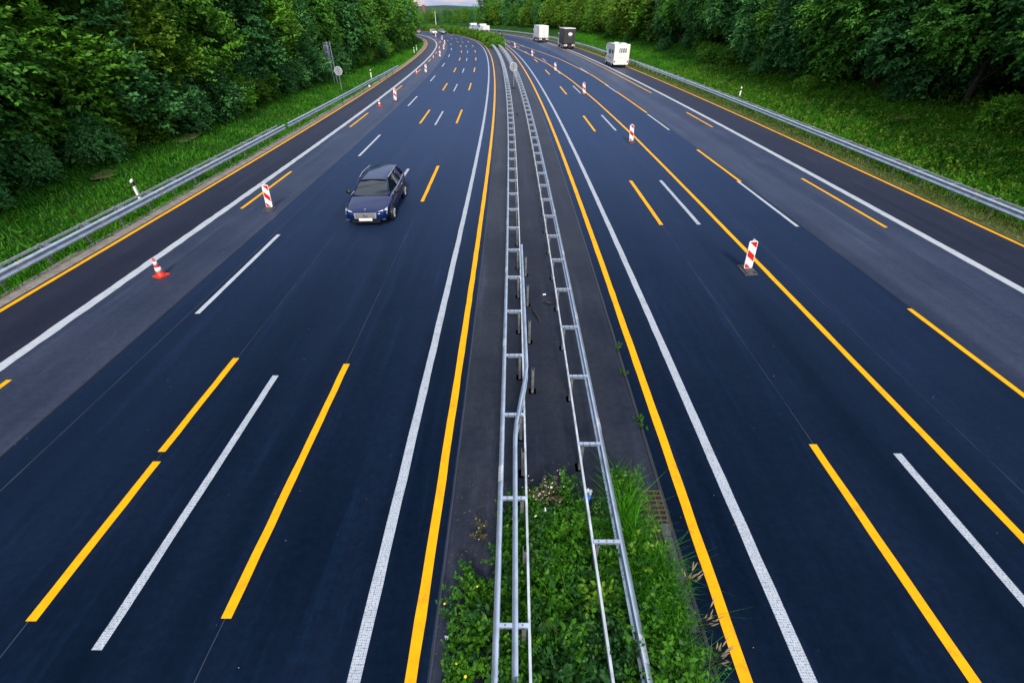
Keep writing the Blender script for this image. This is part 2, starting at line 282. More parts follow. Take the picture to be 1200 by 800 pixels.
# ------------------------------------------------------------------ the setting
S0, S1 = -30, 370
def big(name, pts, m):
    me = bpy.data.meshes.new(name); me.from_pydata(pts, [], [(0, 1, 2, 3)]); me.materials.append(m); o = link(name, me); o['kind'] = 'structure'; return o
big('ground', [(-9000, -300, -.35), (9000, -300, -.35), (9000, 12000, -.35), (-9000, 12000, -.35)], M['field'])
strip('left_verge', S0, S1, [(o, zground(o)) for o in (-120, -80, -45, -35, -28, -25, -22, -20, -18.5, -17, -16.3)], M['grass'], kind='structure')
strip('right_verge', S0, S1, [(o, zground(o)) for o in (20.2, 20.8, 21.3, 22, 24, 26, 28, 30, 33, 36, 42, 50, 80, 120)], M['grass'], kind='structure')
strip('left_gravel_strip', S0, S1, [(-16.5, -.03), (-16.3, .012), (-15.9, .01), (-15.66, -.002)], M['gravel'], kind='structure')
strip('right_gravel_strip', S0, S1, [(19.26, -.002), (19.5, .01), (20.1, .012), (20.4, -.03)], M['drysoil'], kind='structure')
rl_sh = strip('left_hard_shoulder', S0, S1, [(-15.7, 0), (-13.06, 0)], M['shoulder'], kind='structure')
rl_old = strip('left_worn_lane', S0, S1, [(-13.06, 0), (-10.42, 0)], M['old'], kind='structure')
rl = strip('left_carriageway', S0, S1, [(-10.42, 0), (-7, 0), (-4, 0), (-1.19, 0)], M['asph'], kind='structure')
md = strip('median_strip', S0, S1, [(-1.19, 0), (-1.1, .02), (2.6, .02), (2.68, 0)], M['median'], kind='structure')
rr = strip('right_carriageway', S0, S1, [(2.68, 0), (6, 0), (9, 0), (11.83, 0)], M['asph'], kind='structure')
rr_old = strip('right_worn_lane', S0, S1, [(11.83, 0), (16.08, 0)], M['old'], kind='structure')
rr_sh = strip('right_hard_shoulder', S0, S1, [(16.08, 0), (19.3, 0)], M['shoulder'], kind='structure')

def line(name, o, w, s0, s1, m, parent, z=.005, ofun=None, step=.5, jit=.006):
    ob = strip(name, s0, s1, [(o - w / 2, z), (o + w / 2, z)], m, parent, step=step, ofun=ofun)
    if jit:
        for v in ob.data.vertices: v.co.x += rnd.uniform(-jit, jit)
    return ob
line('white_edge_line', -2.17, .18, S0, S1, M['wdots'], rl); line('yellow_edge_line', -1.41, .16, S0, S1, M['yellow'], rl)
line('white_edge_line', -13.06, .32, S0, S1, M['white'], rl_sh, z=.006, step=.35, jit=.018); line('yellow_edge_line', -15.51, .16, S0, S1, M['yellow'], rl_sh)
line('white_edge_line', 3.93, .19, S0, S1, M['wdots'], rr); line('yellow_edge_line', 3.08, .17, S0, S1, M['yellow'], rr)
line('white_edge_line', 16.08, .32, S0, S1, M['white'], rr_sh, z=.006, step=.35, jit=.012); line('yellow_edge_line', 19.1, .16, S0, S1, M['yellow'], rr_sh)
RYO = ([-40, 35, 48, 64, 86, 97, 120, 133, 160, 400], [8.6, 8.58, 8.45, 8.2, 7.5, 6.7, 5.35, 4.5, 4.3, 4.3])
def ry(s): return float(np.interp(s, *RYO))
line('yellow_lane_line', 0, .16, S0, 230, M['yellow'], rr, ofun=ry, z=.006)
RY2 = ([-40, 70, 93, 130, 170, 400], [11.8, 11.7, 10.7, 7.5, 7.0, 7.0])
def ry2(s): return float(np.interp(s, *RY2))
for k in range(-1, 13):
    line('white_dash', -5.91, .15, 2.58 + 18 * k, 8.55 + 18 * k, M['wdots'], rl); line('white_dash', -9.45, .15, 11.4 + 18 * k, 17.3 + 18 * k, M['white'], rl)
    line('white_dash', 7.69, .16, .12 + 18 * k, 6.11 + 18 * k, M['wdots'], rr)
    if k >= 0 and k < 4: line('white_dash', 11.64, .14, 17.85 + 18.3 * k, 23.9 + 18.5 * k, M['white'], rr, z=.0055)
    line('yellow_dash', -4.29, .155, 3.0 + 18.1 * k, 9.0 + 18.1 * k, M['yellow'], rl)
    if k == 0:
        line('yellow_dash', -7.17, .155, 2.95, 5.9, M['yellow'], rl); line('yellow_dash', -7.235, .155, 6.15, 9.25, M['yellow'], rl)
    else: line('yellow_dash', -7.18, .155, 3.05 + 18.1 * k, 9.1 + 18.1 * k, M['yellow'], rl)
    line('yellow_dash', -12.38, .14, 2.5 + 17.8 * k, 8.4 + 17.8 * k, M['yellow'], rl_old)
    line('yellow_dash', 6.12, .16, .35 + 17.75 * k, 6.35 + 17.75 * k, M['yellow'], rr)
for a, b in ((-20, -8), (4.6, 11.55), (23.8, 30.4), (42.9, 55), (59.6, 200)): line('yellow_dash', 0, .15, a, b, M['yellow'], rr, z=.006, ofun=ry2)
for a, b in ((-2, 4), (17.7, 24.3), (37, 43), (54, 210)): line('yellow_dash', 15.18, .14, a, b, M['yellow'], rr_old)
# joints and paver seams in the surface
line('bitumen_joint', -10.42, .05, S0, 220, M['joint'], rl, z=.004); line('bitumen_joint', 2.70, .06, S0, 130, M['joint'], rr, z=.023)
line('paver_seam', -9.69, .025, S0, 160, M['seam'], rl, z=.004)
for o, par in ((-4.31, rl), (-7.2, rl), (6.14, rr), (9.4, rr)): line('paver_seam', o, .013, S0, 120, M['seam'], par, z=.004)
line('bitumen_joint', 11.83, .04, S0, 150, M['joint'], rr, z=.004)
line('kerb_edge_stain', -1.15, .03, S0, 90, M['seam'], md, z=.022)
# hills
def hills():
    b = B(); st = []
    for i in range(61):
        x = -2600 + i * 90; h = 17 + 9 * math.exp(-((x + 330) / 260) ** 2) + 5 * math.sin(x / 170.) + 3 * math.sin(x / 61. + 1)
        if x > 200: h += 4
        st.append([(x, 2700, -.3), (x, 2850, h * .6), (x, 3050, h), (x, 3400, h * .7), (x, 3800, -.3)])
    b.loft(st, closed=False, caps=False); o = b.build('hills', M['hill'], smooth=True); o['kind'] = 'structure'
hills()

# ------------------------------------------------------------------ guard rails
def wprofile(face, top=.75, flip=1):
    # corrugated beam: depth towards the traffic (face = -1 or +1 in o)
    pts = [(0, 0), (.018, .002), (.078, -.045), (.08, -.085), (.012, -.125), (.012, -.185), (.08, -.225), (.078, -.265), (.018, -.308), (0, -.31)]
    return [(face * d, top + z) for d, z in pts]
def beam(name, s0, s1, o, face, parent, ofun=None, top=.75, step=1.0, m='steel'):
    ob = strip(name, s0, s1, [(o + d, z) for d, z in wprofile(face, top)], M[m], step=step, ofun=ofun)
    ob.parent = parent; ob.location = -Vector(parent.location)
    ob.data.polygons.foreach_set('use_smooth', [True] * len(ob.data.polygons)); return ob
def strapstrip(name, s0, s1, o, parent, w=.035, z0=.62, z1=.70, ofun=None):
    ob = strip(name, s0, s1, [(o - w / 2, z0), (o - w / 2, z1), (o + w / 2, z1), (o + w / 2, z0), (o - w / 2, z0)], M['strap'], step=1.0, ofun=ofun)
    ob.parent = parent; ob.location = -Vector(parent.location); return ob
def cprofile_post(h, w=.055, d=.11, t=.006):
    b = B(); b.box((0, -d / 2, h / 2 - .02), (w, t, h + .04)); b.box((-w / 2, 0, h / 2 - .02), (t, d - .01, h + .04)); b.box((w / 2, 0, h / 2 - .02), (t, d - .01, h + .04)); b.box((0, 0, .012), (.17, .2, .016)); return b
def spacer_mesh(lo, hi):
    b = B(); b.box(((lo + hi) / 2, 0, .0), (hi - lo, .055, .05)); b.box(((lo + hi) / 2, .03, -.05), ((hi - lo) * .72, .006, .09))
    for x in (lo + .08, (lo + hi) / 2, hi - .09): b.cyl((x, -.03, 0.0), .014, .012, 'y', 6, 1); b.cyl((x, 0, .029), .012, .008, 'z', 6, 1)
    return b
def guardrail(label, s0, s1, o_front, face, width, ps0, pstep, split_to, extra=None, front_top=.75, group=None):
    base = P(s0, o_front, 0.0); g = thing('guardrail', base, 0, label, 'guardrail', group)
    beam('rail', s0, s1, o_front, face, g, top=front_top)
    rear = o_front - face * width
    strapstrip('rear_strap', s0, s1, rear, g)
    lo, hi = sorted((0.0, -face * width)); sm = spacer_mesh(lo, hi).mesh('spacer', [M['steel'], M['bolt']]); pm = cprofile_post(.68).mesh('post', M['post'])
    s = ps0 + .5
    while s < min(s1, 46):
        if s > s0:
            beam('splice', s - .16, s + .16, o_front + face * .003, face, g, top=front_top + .003, step=.16, m='strap')
            k = B()
            for q in (-.1, -.03, .04, .11): k.cyl(Vector(P(s + q, o_front + face * .045, front_top - .018)) - g.location, .011, .012, 'z', 6)
            k.build('splice_bolts', M['bolt'], g, fix=False)['kind'] = 'stuff'
        s += 2 * pstep
    far = B(); s = ps0
    while s < s1:
        a = -psi(s)
        if s < s0: s += pstep; continue
        if s <= split_to:
            link('spacer', sm, g, Vector(P(s, o_front, front_top - .03)) - g.location, (0, 0, a))
            link('post', pm, g, Vector(P(s + .02, rear + face * .07, 0)) - g.location, (0, 0, a))
        else:
            c = Vector(P(s, o_front - face * width / 2, front_top - .03)) - g.location; far.box(c, (width, .055, .05), rz=a)
            c = Vector(P(s, o_front - face * width / 2, front_top - .09)) - g.location; far.box(c, (width * .72, .012, .09), rz=a)
            c = Vector(P(s, rear + face * .07, .35)) - g.location; far.box(c, (.055, .11, .7), rz=a)
        s += pstep
    if far.v: ob = far.build('far_posts', M['steel'], g, fix=False); ob['kind'] = 'stuff'
    return g
gl = guardrail('galvanised double guardrail on the left half of the median, with a kinked inner beam', -6, 245, -.22, -1, .40, .7, 1.93, 62)
ib = ([-10, 6.0, 6.2, 7.85, 14.6, 15], [.03, .03, .05, .29, .27, .27])
beam('inner_rail', 2.05, 14.5, 0, -1, gl, ofun=lambda s: float(np.interp(s, *ib)), top=.79, step=.35)
pb = cprofile_post(.70).mesh('inner_post', M['post'])
for s, o in ((7.95, .40), (9.9, .38), (11.8, .38), (13.7, .37), (5.6, .14), (3.7, .14)): link('inner_post', pb, gl, Vector(P(s, o, 0)) - gl.location, (0, 0, -psi(s)))
b = B(); b.cyl(Vector(P(14.55, .27, .66)) - gl.location, .05, .14, 'y', 10); b.build('rail_end_cap', M['black'], gl)
gr_ = guardrail('galvanised guardrail on the right half of the median, overgrown at its near end', -6, 245, 1.58, 1, .40, 1.87, 1.93, 62)
guardrail('guardrail with cross spacers on the left grass verge, nearest the camera', -8, 35.3, -16.12, 1, .52, 12.95 - 1.87 * 8, 1.87, 36)
g2 = thing('guardrail', P(35.7, -16.1), 0, 'plain single-beam guardrail beyond the gap on the left grass verge', 'guardrail')
gf = lambda s: float(np.interp(s, [36, 60, 78], [0, .3, .8]))
beam('rail', 35.7, 77.5, -16.08, 1, g2, ofun=gf); pm = cprofile_post(.7).mesh('post', M['post'])
s = 37.0
while s < 77: link('post', pm, g2, Vector(P(s, -16.07 + gf(s), 0)) - g2.location, (0, 0, -psi(s))); s += 4
guardrail('long galvanised guardrail along the foot of the right grass slope', -8, 250, 20.02, -1, .50, 18.99 - 2.04 * 12, 2.04, 62)

# ------------------------------------------------------------------ beacons, cones, delineators
def rrect(w, h, r, n=4):
    pts = []
    for cx, cz, a0 in ((w / 2 - r, h - r, 0), (-w / 2 + r, h - r, 90), (-w / 2 + r, r, 180), (w / 2 - r, r, 270)):
        for k in range(n + 1): a = R(a0 + 90 * k / n); pts.append((cx + r * math.cos(a), cz + r * math.sin(a)))
    return pts
def clip(poly, f):
    out = []
    for i in range(len(poly)):
        a, c = poly[i], poly[(i + 1) % len(poly)]; fa, fc = f(a), f(c)
        if fa >= 0: out.append(a)
        if (fa >= 0) != (fc >= 0): t = fa / (fa - fc); out.append((a[0] + (c[0] - a[0]) * t, a[1] + (c[1] - a[1]) * t))
    return out
def beacon_meshes():
    Wb, H = .27, .98
    brd = B(); o = rrect(Wb, H, .05); n = len(o)
    brd.add([(x, -.02, z) for x, z in o] + [(x, .02, z) for x, z in o], [tuple(range(n)), tuple(range(2 * n - 1, n - 1, -1))] + [(i, (i + 1) % n, n + (i + 1) % n, n + i) for i in range(n)])
    inner = [(x * .86, .02 + z * (H - .04) / H) for x, z in o]
    stripes = []
    for c in (-.02, .47, .96):        # bands falling to the right
        p = clip(clip(inner, lambda q: q[1] - (c - q[0] * .95 - .115)), lambda q: (c - q[0] * .95 + .115) - q[1])
        if len(p) > 2: stripes.append(p)
    ms = []
    for p in stripes:
        k = B(); n = len(p)
        for y in (-.0232, .0232):
            k.add([(x, y, z) for x, z in p], [tuple(range(n))])
        ms.append(k.mesh('red_stripe', M['redfilm']))
    base = B(); base.box((0, 0, .03), (.42, .72, .06)); base.box((0, 0, .085), (.26, .34, .05))
    for x in (-.14, .14):
        for y in (-.27, .27): base.box((x, y, .066), (.10, .12, .012), 1)
    hd = B(); hd.tube([(-.03, 0, H + .10), (-.03, 0, H + .16), (.03, 0, H + .16), (.03, 0, H + .10)], .012, 6)
    return brd.mesh('board', M['wfilm']), ms, base.mesh('foot_plate', [M['rubber'], M['black']]), hd.mesh('handle', M['plastic'])
BM = beacon_meshes()
def beacon(s, o, label, group, rz=0, full=True):
    t = thing('guide_beacon', P(s, o, .002), -psi(s) + rz, label, 'beacon', group); t.rotation_euler[1] = R(-5) if o > 0 else R(5)
    link('foot_plate', BM[2], t); bd = link('board', BM[0], t, (0, 0, .105))
    for m in BM[1]: link('red_stripe', m, bd)
    if full: link('handle', BM[3], t)
    return t
GB = 'red and white guide beacons in the roadworks'
for i, (s, o, w) in enumerate([(20.2, -11.03, 'beside the dark estate car on the left carriageway'), (50.1, -11.12, 'second from the camera on the left carriageway'), (74.5, -11.05, 'third from the camera on the left carriageway'),
        (100.7, -11.0, 'fourth from the camera on the left carriageway'), (119.6, -11.08, 'fifth from the camera on the left carriageway'), (137.7, -11.08, 'sixth from the camera on the left carriageway'), (160, -10.9, 'seventh on the left carriageway, where the road bends away'), (178, -11.0, 'eighth and farthest on the left carriageway')]):
    beacon(s, o, 'red and white striped guide beacon ' + w, GB, rz=R(rnd.uniform(-8, 8)), full=i < 3)
for i, (s, o, w) in enumerate([(14.0, 7.95, 'nearest on the right carriageway, beside the solid yellow line'), (32.4, 7.98, 'second on the right carriageway, beside a white dash'), (53.4, 7.93, 'third along the solid yellow line on the right carriageway'),
        (75, 7.36, 'fourth along the solid yellow line on the right carriageway'), (99.4, 6.24, 'fifth along the solid yellow line on the right carriageway'), (122.2, 4.95, 'sixth on the right carriageway, close to the median'), (134.6, 3.9, 'by the near end of the median hedge')]):
    beacon(s, o, 'red and white striped guide beacon ' + w, GB, rz=R(rnd.uniform(-6, 6)), full=i < 3)
def cone_meshes():
    prof = [(.135, .045), (.12, .06), (.028, .64), (.02, .66)]
    def rad(z): return .125 - (z - .05) * (.125 - .03) / .60
    body = B(); body.tube([(0, 0, z) for z in (.04, .06, .3, .5, .66)], [.145, .125, rad(.3), rad(.5), .026], 16)
    bands = []
    for z0, z1 in ((.20, .335), (.43, .54)):
        k = B(); k.tube([(0, 0, z0), (0, 0, z1)], [rad(z0) + .006, rad(z1) + .006], 16); bands.append(k.mesh('white_band', M['wfilm'], True))
    base = B(); base.box((0, 0, .022), (.37, .37, .044))
    return body.mesh('body', M['orange'], True), bands, base.mesh('base', M['orange'])
CM = cone_meshes()
for s, o, w in [(13.8, -12.0, 'nearest on the worn left lane'), (47.3, -12.05, 'just before the second beacon on the left carriageway'), (73.6, -12.2, 'beside the third beacon on the left carriageway'), (98, -12.0, 'beside the fourth beacon on the left carriageway'), (122.4, -12.1, 'beside the fifth beacon on the left carriageway'), (145.4, -12.06, 'farthest on the left carriageway')]:
    t = thing('traffic_cone', P(s, o, .002), R(rnd.uniform(0, 90)), 'red and white traffic cone ' + w, 'traffic cone', 'traffic cones on the left carriageway')
    link('base', CM[2], t); bd = link('body', CM[0], t)
    for m in CM[1]: link('white_band', m, bd)
def delineator(s, o, w, z=None):
    t = thing('delineator_post', P(s, o, zground(o) if z is None else z), -psi(s) + R(rnd.uniform(-6, 6)), 'white delineator post with black band ' + w, 'delineator', 'delineator posts along the verges')
    k = B(); k.loft([[(-.06, -.045, -.05), (.06, -.045, -.05), (.045, .05, -.05), (-.045, .05, -.05)], [(-.06, -.045, 1.0), (.06, -.045, 1.0), (.045, .05, 1.06), (-.045, .05, 1.06)]]); k.build('post', M['plastic'], t)
    k = B(); k.loft([[(-.063, -.048, .72), (.063, -.048, .78), (.048, .053, .78), (-.048, .053, .72)], [(-.063, -.048, .90), (.063, -.048, .96), (.048, .053, .96), (-.048, .053, .90)]]); k.build('black_band', M['black'], t)
    k = B(); k.box((0, -.05, .83), (.045, .006, .14)); k.build('reflector', M['chrome'], t)
delineator(21.1, -17.4, 'behind the near guardrail on the left verge'); delineator(68.2, -17.3, 'behind the plain guardrail on the left verge'); delineator(110.7, -16.7, 'on the grass beyond the left guardrail, nearer of two')
delineator(117.9, -16.8, 'on the grass beyond the left guardrail, farther of two'); delineator(48.2, 21.9, 'behind the right guardrail'); delineator(98, 21.6, 'behind the right guardrail near the trucks')
k = B(); k.box(P(60.8, -16.0, .10), (.18, .12, .2), rz=.3); tag(k.build('marker_block', M['plastic'], bevel=.02), 'small white marker block on the gravel under the left guardrail', 'marker')

# ------------------------------------------------------------------ signs
def round_sign(name, s, o, label, h, dia, foot):
    t = thing(name, P(s, o, zground(o)), -psi(s) + R(8), label, 'road sign')
    k = B(); k.tube([(0, 0, -.1), (0, 0, h)], .035, 8); k.build('pole', M['alu'], t)
    k = B(); k.cyl((0, .05, h - dia / 2), dia / 2, .012, 'y', 28); k.build('sign_disc', M['alu'], t)
    k = B()
    for i in range(28):
        a, c = 2 * math.pi * i / 28, 2 * math.pi * (i + 1) / 28
        k.tube([(dia / 2 * math.cos(a), .05, h - dia / 2 + dia / 2 * math.sin(a)), (dia / 2 * math.cos(c), .05, h - dia / 2 + dia / 2 * math.sin(c))], .018, 5, caps=False)
    k.build('rim', M['wfilm'], t)
    k = B()
    for z in (h - dia * .28, h - dia * .72): k.box((0, .025, z), (dia * .5, .03, .05))
    k.build('clamp', M['steel'], t)
    if foot: k = B(); k.box((0, 0, .06), (.45, .7, .12)); k.box((0, 0, .15), (.25, .3, .08)); k.build('foot_plate', M['black'], t, bevel=.01)
round_sign('road_sign', 56.2, -17.9, 'round road sign seen from behind on a slim pole by the left guardrail', 2.35, .78, False)
round_sign('road_sign', 58.3, .72, 'round road sign seen from behind standing in the median on a black foot', 2.5, .8, True)
t = thing('information_sign', P(60.4, -19.7, zground(-19.7)), -psi(60) + R(14), 'tall dark information board seen from behind on a lattice post at the left wood edge', 'road sign')
k = B(); k.box((-.25, .06, 3.2), (.6, .03, 1.7)); k.build('panel', M['navysign'], t, bevel=.004)
k = B()
for z in (2.5, 3.1, 3.7): k.box((-.25, .03, z), (.55, .03, .05))
k.build('panel_rib', M['alu'], t)
for x in (-.12, .22):
    k = B(); k.tube([(x, 0, -.1), (x, 0, 4.1)], .05, 8); k.build('post', M['steel'], t)
k = B()
for i in range(6): k.tube([(-.12, 0, .5 + i * .6), (.22, 0, .8 + i * .6), (-.12, 0, 1.1 + i * .6)], .016, 5)
k.build('lattice_brace', M['steel'], t)
for s, o, w in ((63.5, -21.6, 'nearer to the information board'), (66, -23.0, 'deeper in the wood edge')):
    t = thing('marker_stake', P(s, o, zground(o)), 0, 'thin pale stake in the grass by the left wood, ' + w, 'stake', 'thin stakes by the wood')
    k = B(); k.tube([(0, 0, -.1), (0, 0, 1.6)], .03, 6); k.build('stake', M['alu'], t); k = B(); k.cyl((0, 0, 1.62), .036, .05, 'z', 6); k.build('cap', M['plastic'], t)

# ------------------------------------------------------------------ vehicles
def wheel(parent, x, y, r=.33, w=.22, rim='silver'):
    side = 1 if x > 0 else -1
    k = B(); k.tube([(x - side * w / 2, y, r), (x - side * w * .3, y, r), (x + side * w * .3, y, r), (x + side * w / 2, y, r)], [r * .93, r, r, r * .93], 20)
    wh = k.build('tyre', M['tyre'], parent, smooth=False)
    k = B(); k.cyl((x + side * (w / 2 + .004), y, r), r * .64, .012, 'x', 18); rm = k.build('rim', M[rim], wh)
    for i in range(5):
        a = 2 * math.pi * i / 5; k = B(); k.tube([(x + side * (w / 2 + .014), y, r), (x + side * (w / 2 + .014), y + r * .56 * math.cos(a), r + r * .56 * math.sin(a))], .022, 5)
        if i == 0: kk = k
        else: kk.add(k.v, k.f)
    kk.build('spokes', M['chrome'], wh)
def car(name, s, o, rz, label, cat, paint_, wagon=True, grp=None, plate=True):
    t = thing(name, P(s, o, .006), -psi(s) + rz, label, cat, grp)
    ST = [(2.43, .55, .34, .58, .60), (2.36, .74, .24, .67, .70), (2.12, .86, .20, .75, .79), (1.55, .905, .19, .84, .90), (1.0, .92, .19, .92, .985), (.3, .925, .19, .95, .98), (-1.5, .92, .19, .97, .98), (-2.05, .90, .21, .98, .99), (-2.36, .83, .28, .97, .98), (-2.43, .74, .36, .90, .90)]
    rings = []
    for y, w, zl, zb, zc in ST:
        h = [(w * .86, zl), (w * .99, zl + .10), (w, (zl + zb) / 2), (w * .985, zb - .10), (w * .93, zb - .012), (w * .80, zb + (zc - zb) * .35), (w * .42, zc - .005)]
        ring = [(x, y, z) for x, z in h] + [(0, y, zc)] + [(-x, y, z) for x, z in reversed(h)] + [(0, y, zl)]
        rings.append(ring)
    k = B(); k.loft(rings); k.build('body', M[paint_], t, smooth=True, subsurf=2)
    # glasshouse as a tapering block of glass, roof and pillars of its own over it
    re = -2.30 if wagon else -1.75; rt = -1.95 if wagon else -1.05
    G = [(1.02, .74, .95, .70, .955), (.28, .80, .93, .565, 1.405), (-.3, .82, .94, .60, 1.44), (-1.1, .82, .95, .595, 1.435), (rt, .78, .96, .55, 1.37), (re, .70, .96, .66, .975)]
    rings = [[(wb, y, zb), (wt, y, zt), (0, y + (.09 if i == 0 else .02), zt + (.01 if i in (0, 5) else .035)), (-wt, y, zt), (-wb, y, zb), (0, y, zb - .02)] for i, (y, wb, zb, wt, zt) in enumerate(G)]
    k = B(); k.loft(rings); wo = k.build('windows', M['glass'], t, smooth=True); wo.data.set_sharp_from_angle(angle=R(28))
    k = B(); rf = []
    for y, w, z in ((.33, .565, 1.40), (.1, .59, 1.435), (-.5, .61, 1.455), (-1.2, .60, 1.45), (rt - .06, .555, 1.385)): rf.append([(w, y, z - .02), (w * .97, y, z + .006), (w * .6, y, z + .036), (0, y, z + .045), (-w * .6, y, z + .036), (-w * .97, y, z + .006), (-w, y, z - .02)])
    k.loft(rf, closed=False, caps=False); k.build('roof', M[paint_], t, smooth=True)
    for sx in (-1, 1):
        for pp, pr in (([(sx * .75, 1.0, .95), (sx * .585, .30, 1.41)], .032), ([(sx * .825, -.28, .94), (sx * .612, -.3, 1.44)], .03), ([(sx * .825, -1.15, .95), (sx * .605, -1.1, 1.435)], .035), ([(sx * .76, re + .12, .96), (sx * .565, rt, 1.38)], .05)):
            k = B(); k.tube(pp, pr, 6); k.build('pillar', M[paint_], t, smooth=True)
        k = B(); k.tube([(sx * .60, .1, 1.465), (sx * .625, -.6, 1.50), (sx * .59, rt + .1, 1.44)], .018, 6); k.build('roof_rail', M['chrome'], t)
        k = B(); k.loft([[(sx * .88, .74, .98), (sx * .88, .66, .98), (sx * .88, .66, 1.0), (sx * .88, .74, 1.0)], [(sx * .96, .78, .94), (sx * .96, .60, .96), (sx * .96, .62, 1.10), (sx * .96, .76, 1.08)], [(sx * 1.08, .74, .96), (sx * 1.08, .62, .97), (sx * 1.08, .63, 1.08), (sx * 1.08, .73, 1.07)]]); k.build('mirror', M['trim'], t, smooth=True)
        k = B(); k.loft([[(sx * .50, 2.37, .555), (sx * .50, 2.33, .69), (sx * .60, 2.26, .715)], [(sx * .66, 2.345, .55), (sx * .66, 2.28, .69), (sx * .70, 2.2, .73)], [(sx * .83, 2.19, .56), (sx * .835, 2.08, .72), (sx * .82, 1.98, .775)]], closed=True); h = k.build('headlight', M['lamp'], t, smooth=True)
        k = B(); k.box((sx * .62, 2.35, .36), (.30, .05, .025)); k.build('bumper_strip', M['chrome'], t)
        k = B(); k.box((sx * .70, -2.41, .80), (.22, .06, .2)); k.build('tail_light', M['taillamp'], t, bevel=.02)
        k = B(); k.tube([(sx * .845, .9, .945), (sx * .86, -.3, .955), (sx * .84, -1.9, .965)], .012, 5); k.build('window_trim', M['chrome'], t)
        for yy in (.05, -.95): k = B(); k.box((sx * .925, yy, .80), (.03, .2, .03)); k.build('door_handle', M['chrome'], t)
        for yy in (1.5, -1.38):
            k = B()
            k.cyl((sx * .905, yy, .35), .40, .03, 'x', 24); k.build('wheel_arch', M['trim'], t)
            wheel(t, sx * .83, yy)
    k = B(); k.loft([[(-.42, 2.435, .44), (.42, 2.435, .44), (.44, 2.40, .66), (-.44, 2.40, .66)], [(-.42, 2.465, .44), (.42, 2.465, .44), (.44, 2.43, .66), (-.44, 2.43, .66)]]); gr = k.build('grille', M['chrome'], t)
    k = B()
    for z in (.48, .53, .58, .625): k.box((0, 2.47 - (z - .44) * .16, z), (.78, .012, .018))
    k.build('grille_slat', M['trim'], gr)
    k = B(); k.cyl((0, 2.475, .55), .085, .012, 'y', 18); k.build('badge', M['chrome'], gr)
    k = B(); k.tube([(0, 2.33, .70), (0, 2.33, .765)], .008, 5); k.tube([(0.03 * math.cos(a), 2.33, .795 + .03 * math.sin(a)) for a in [2 * math.pi * i / 12 for i in range(13)]], .006, 5); k.build('bonnet_ornament', M['chrome'], t)
    k = B(); k.box((0, 2.44, .31), (1.1, .05, .10)); k.build('air_intake', M['trim'], t)
    if plate: k = B(); k.box((0, 2.475, .40), (.52, .012, .115)); k.build('number_plate', M['plate'], t)
    k = B(); k.box((0, -2.44, .70), (.52, .012, .115)); k.build('rear_number_plate', M['plate'], t)
    return t
car('estate_car', 20.35, -6.1, math.pi + R(1.5), 'dark blue estate car driving towards the camera on the left carriageway', 'car', 'navy').scale = (1.03, 1.0, .94)

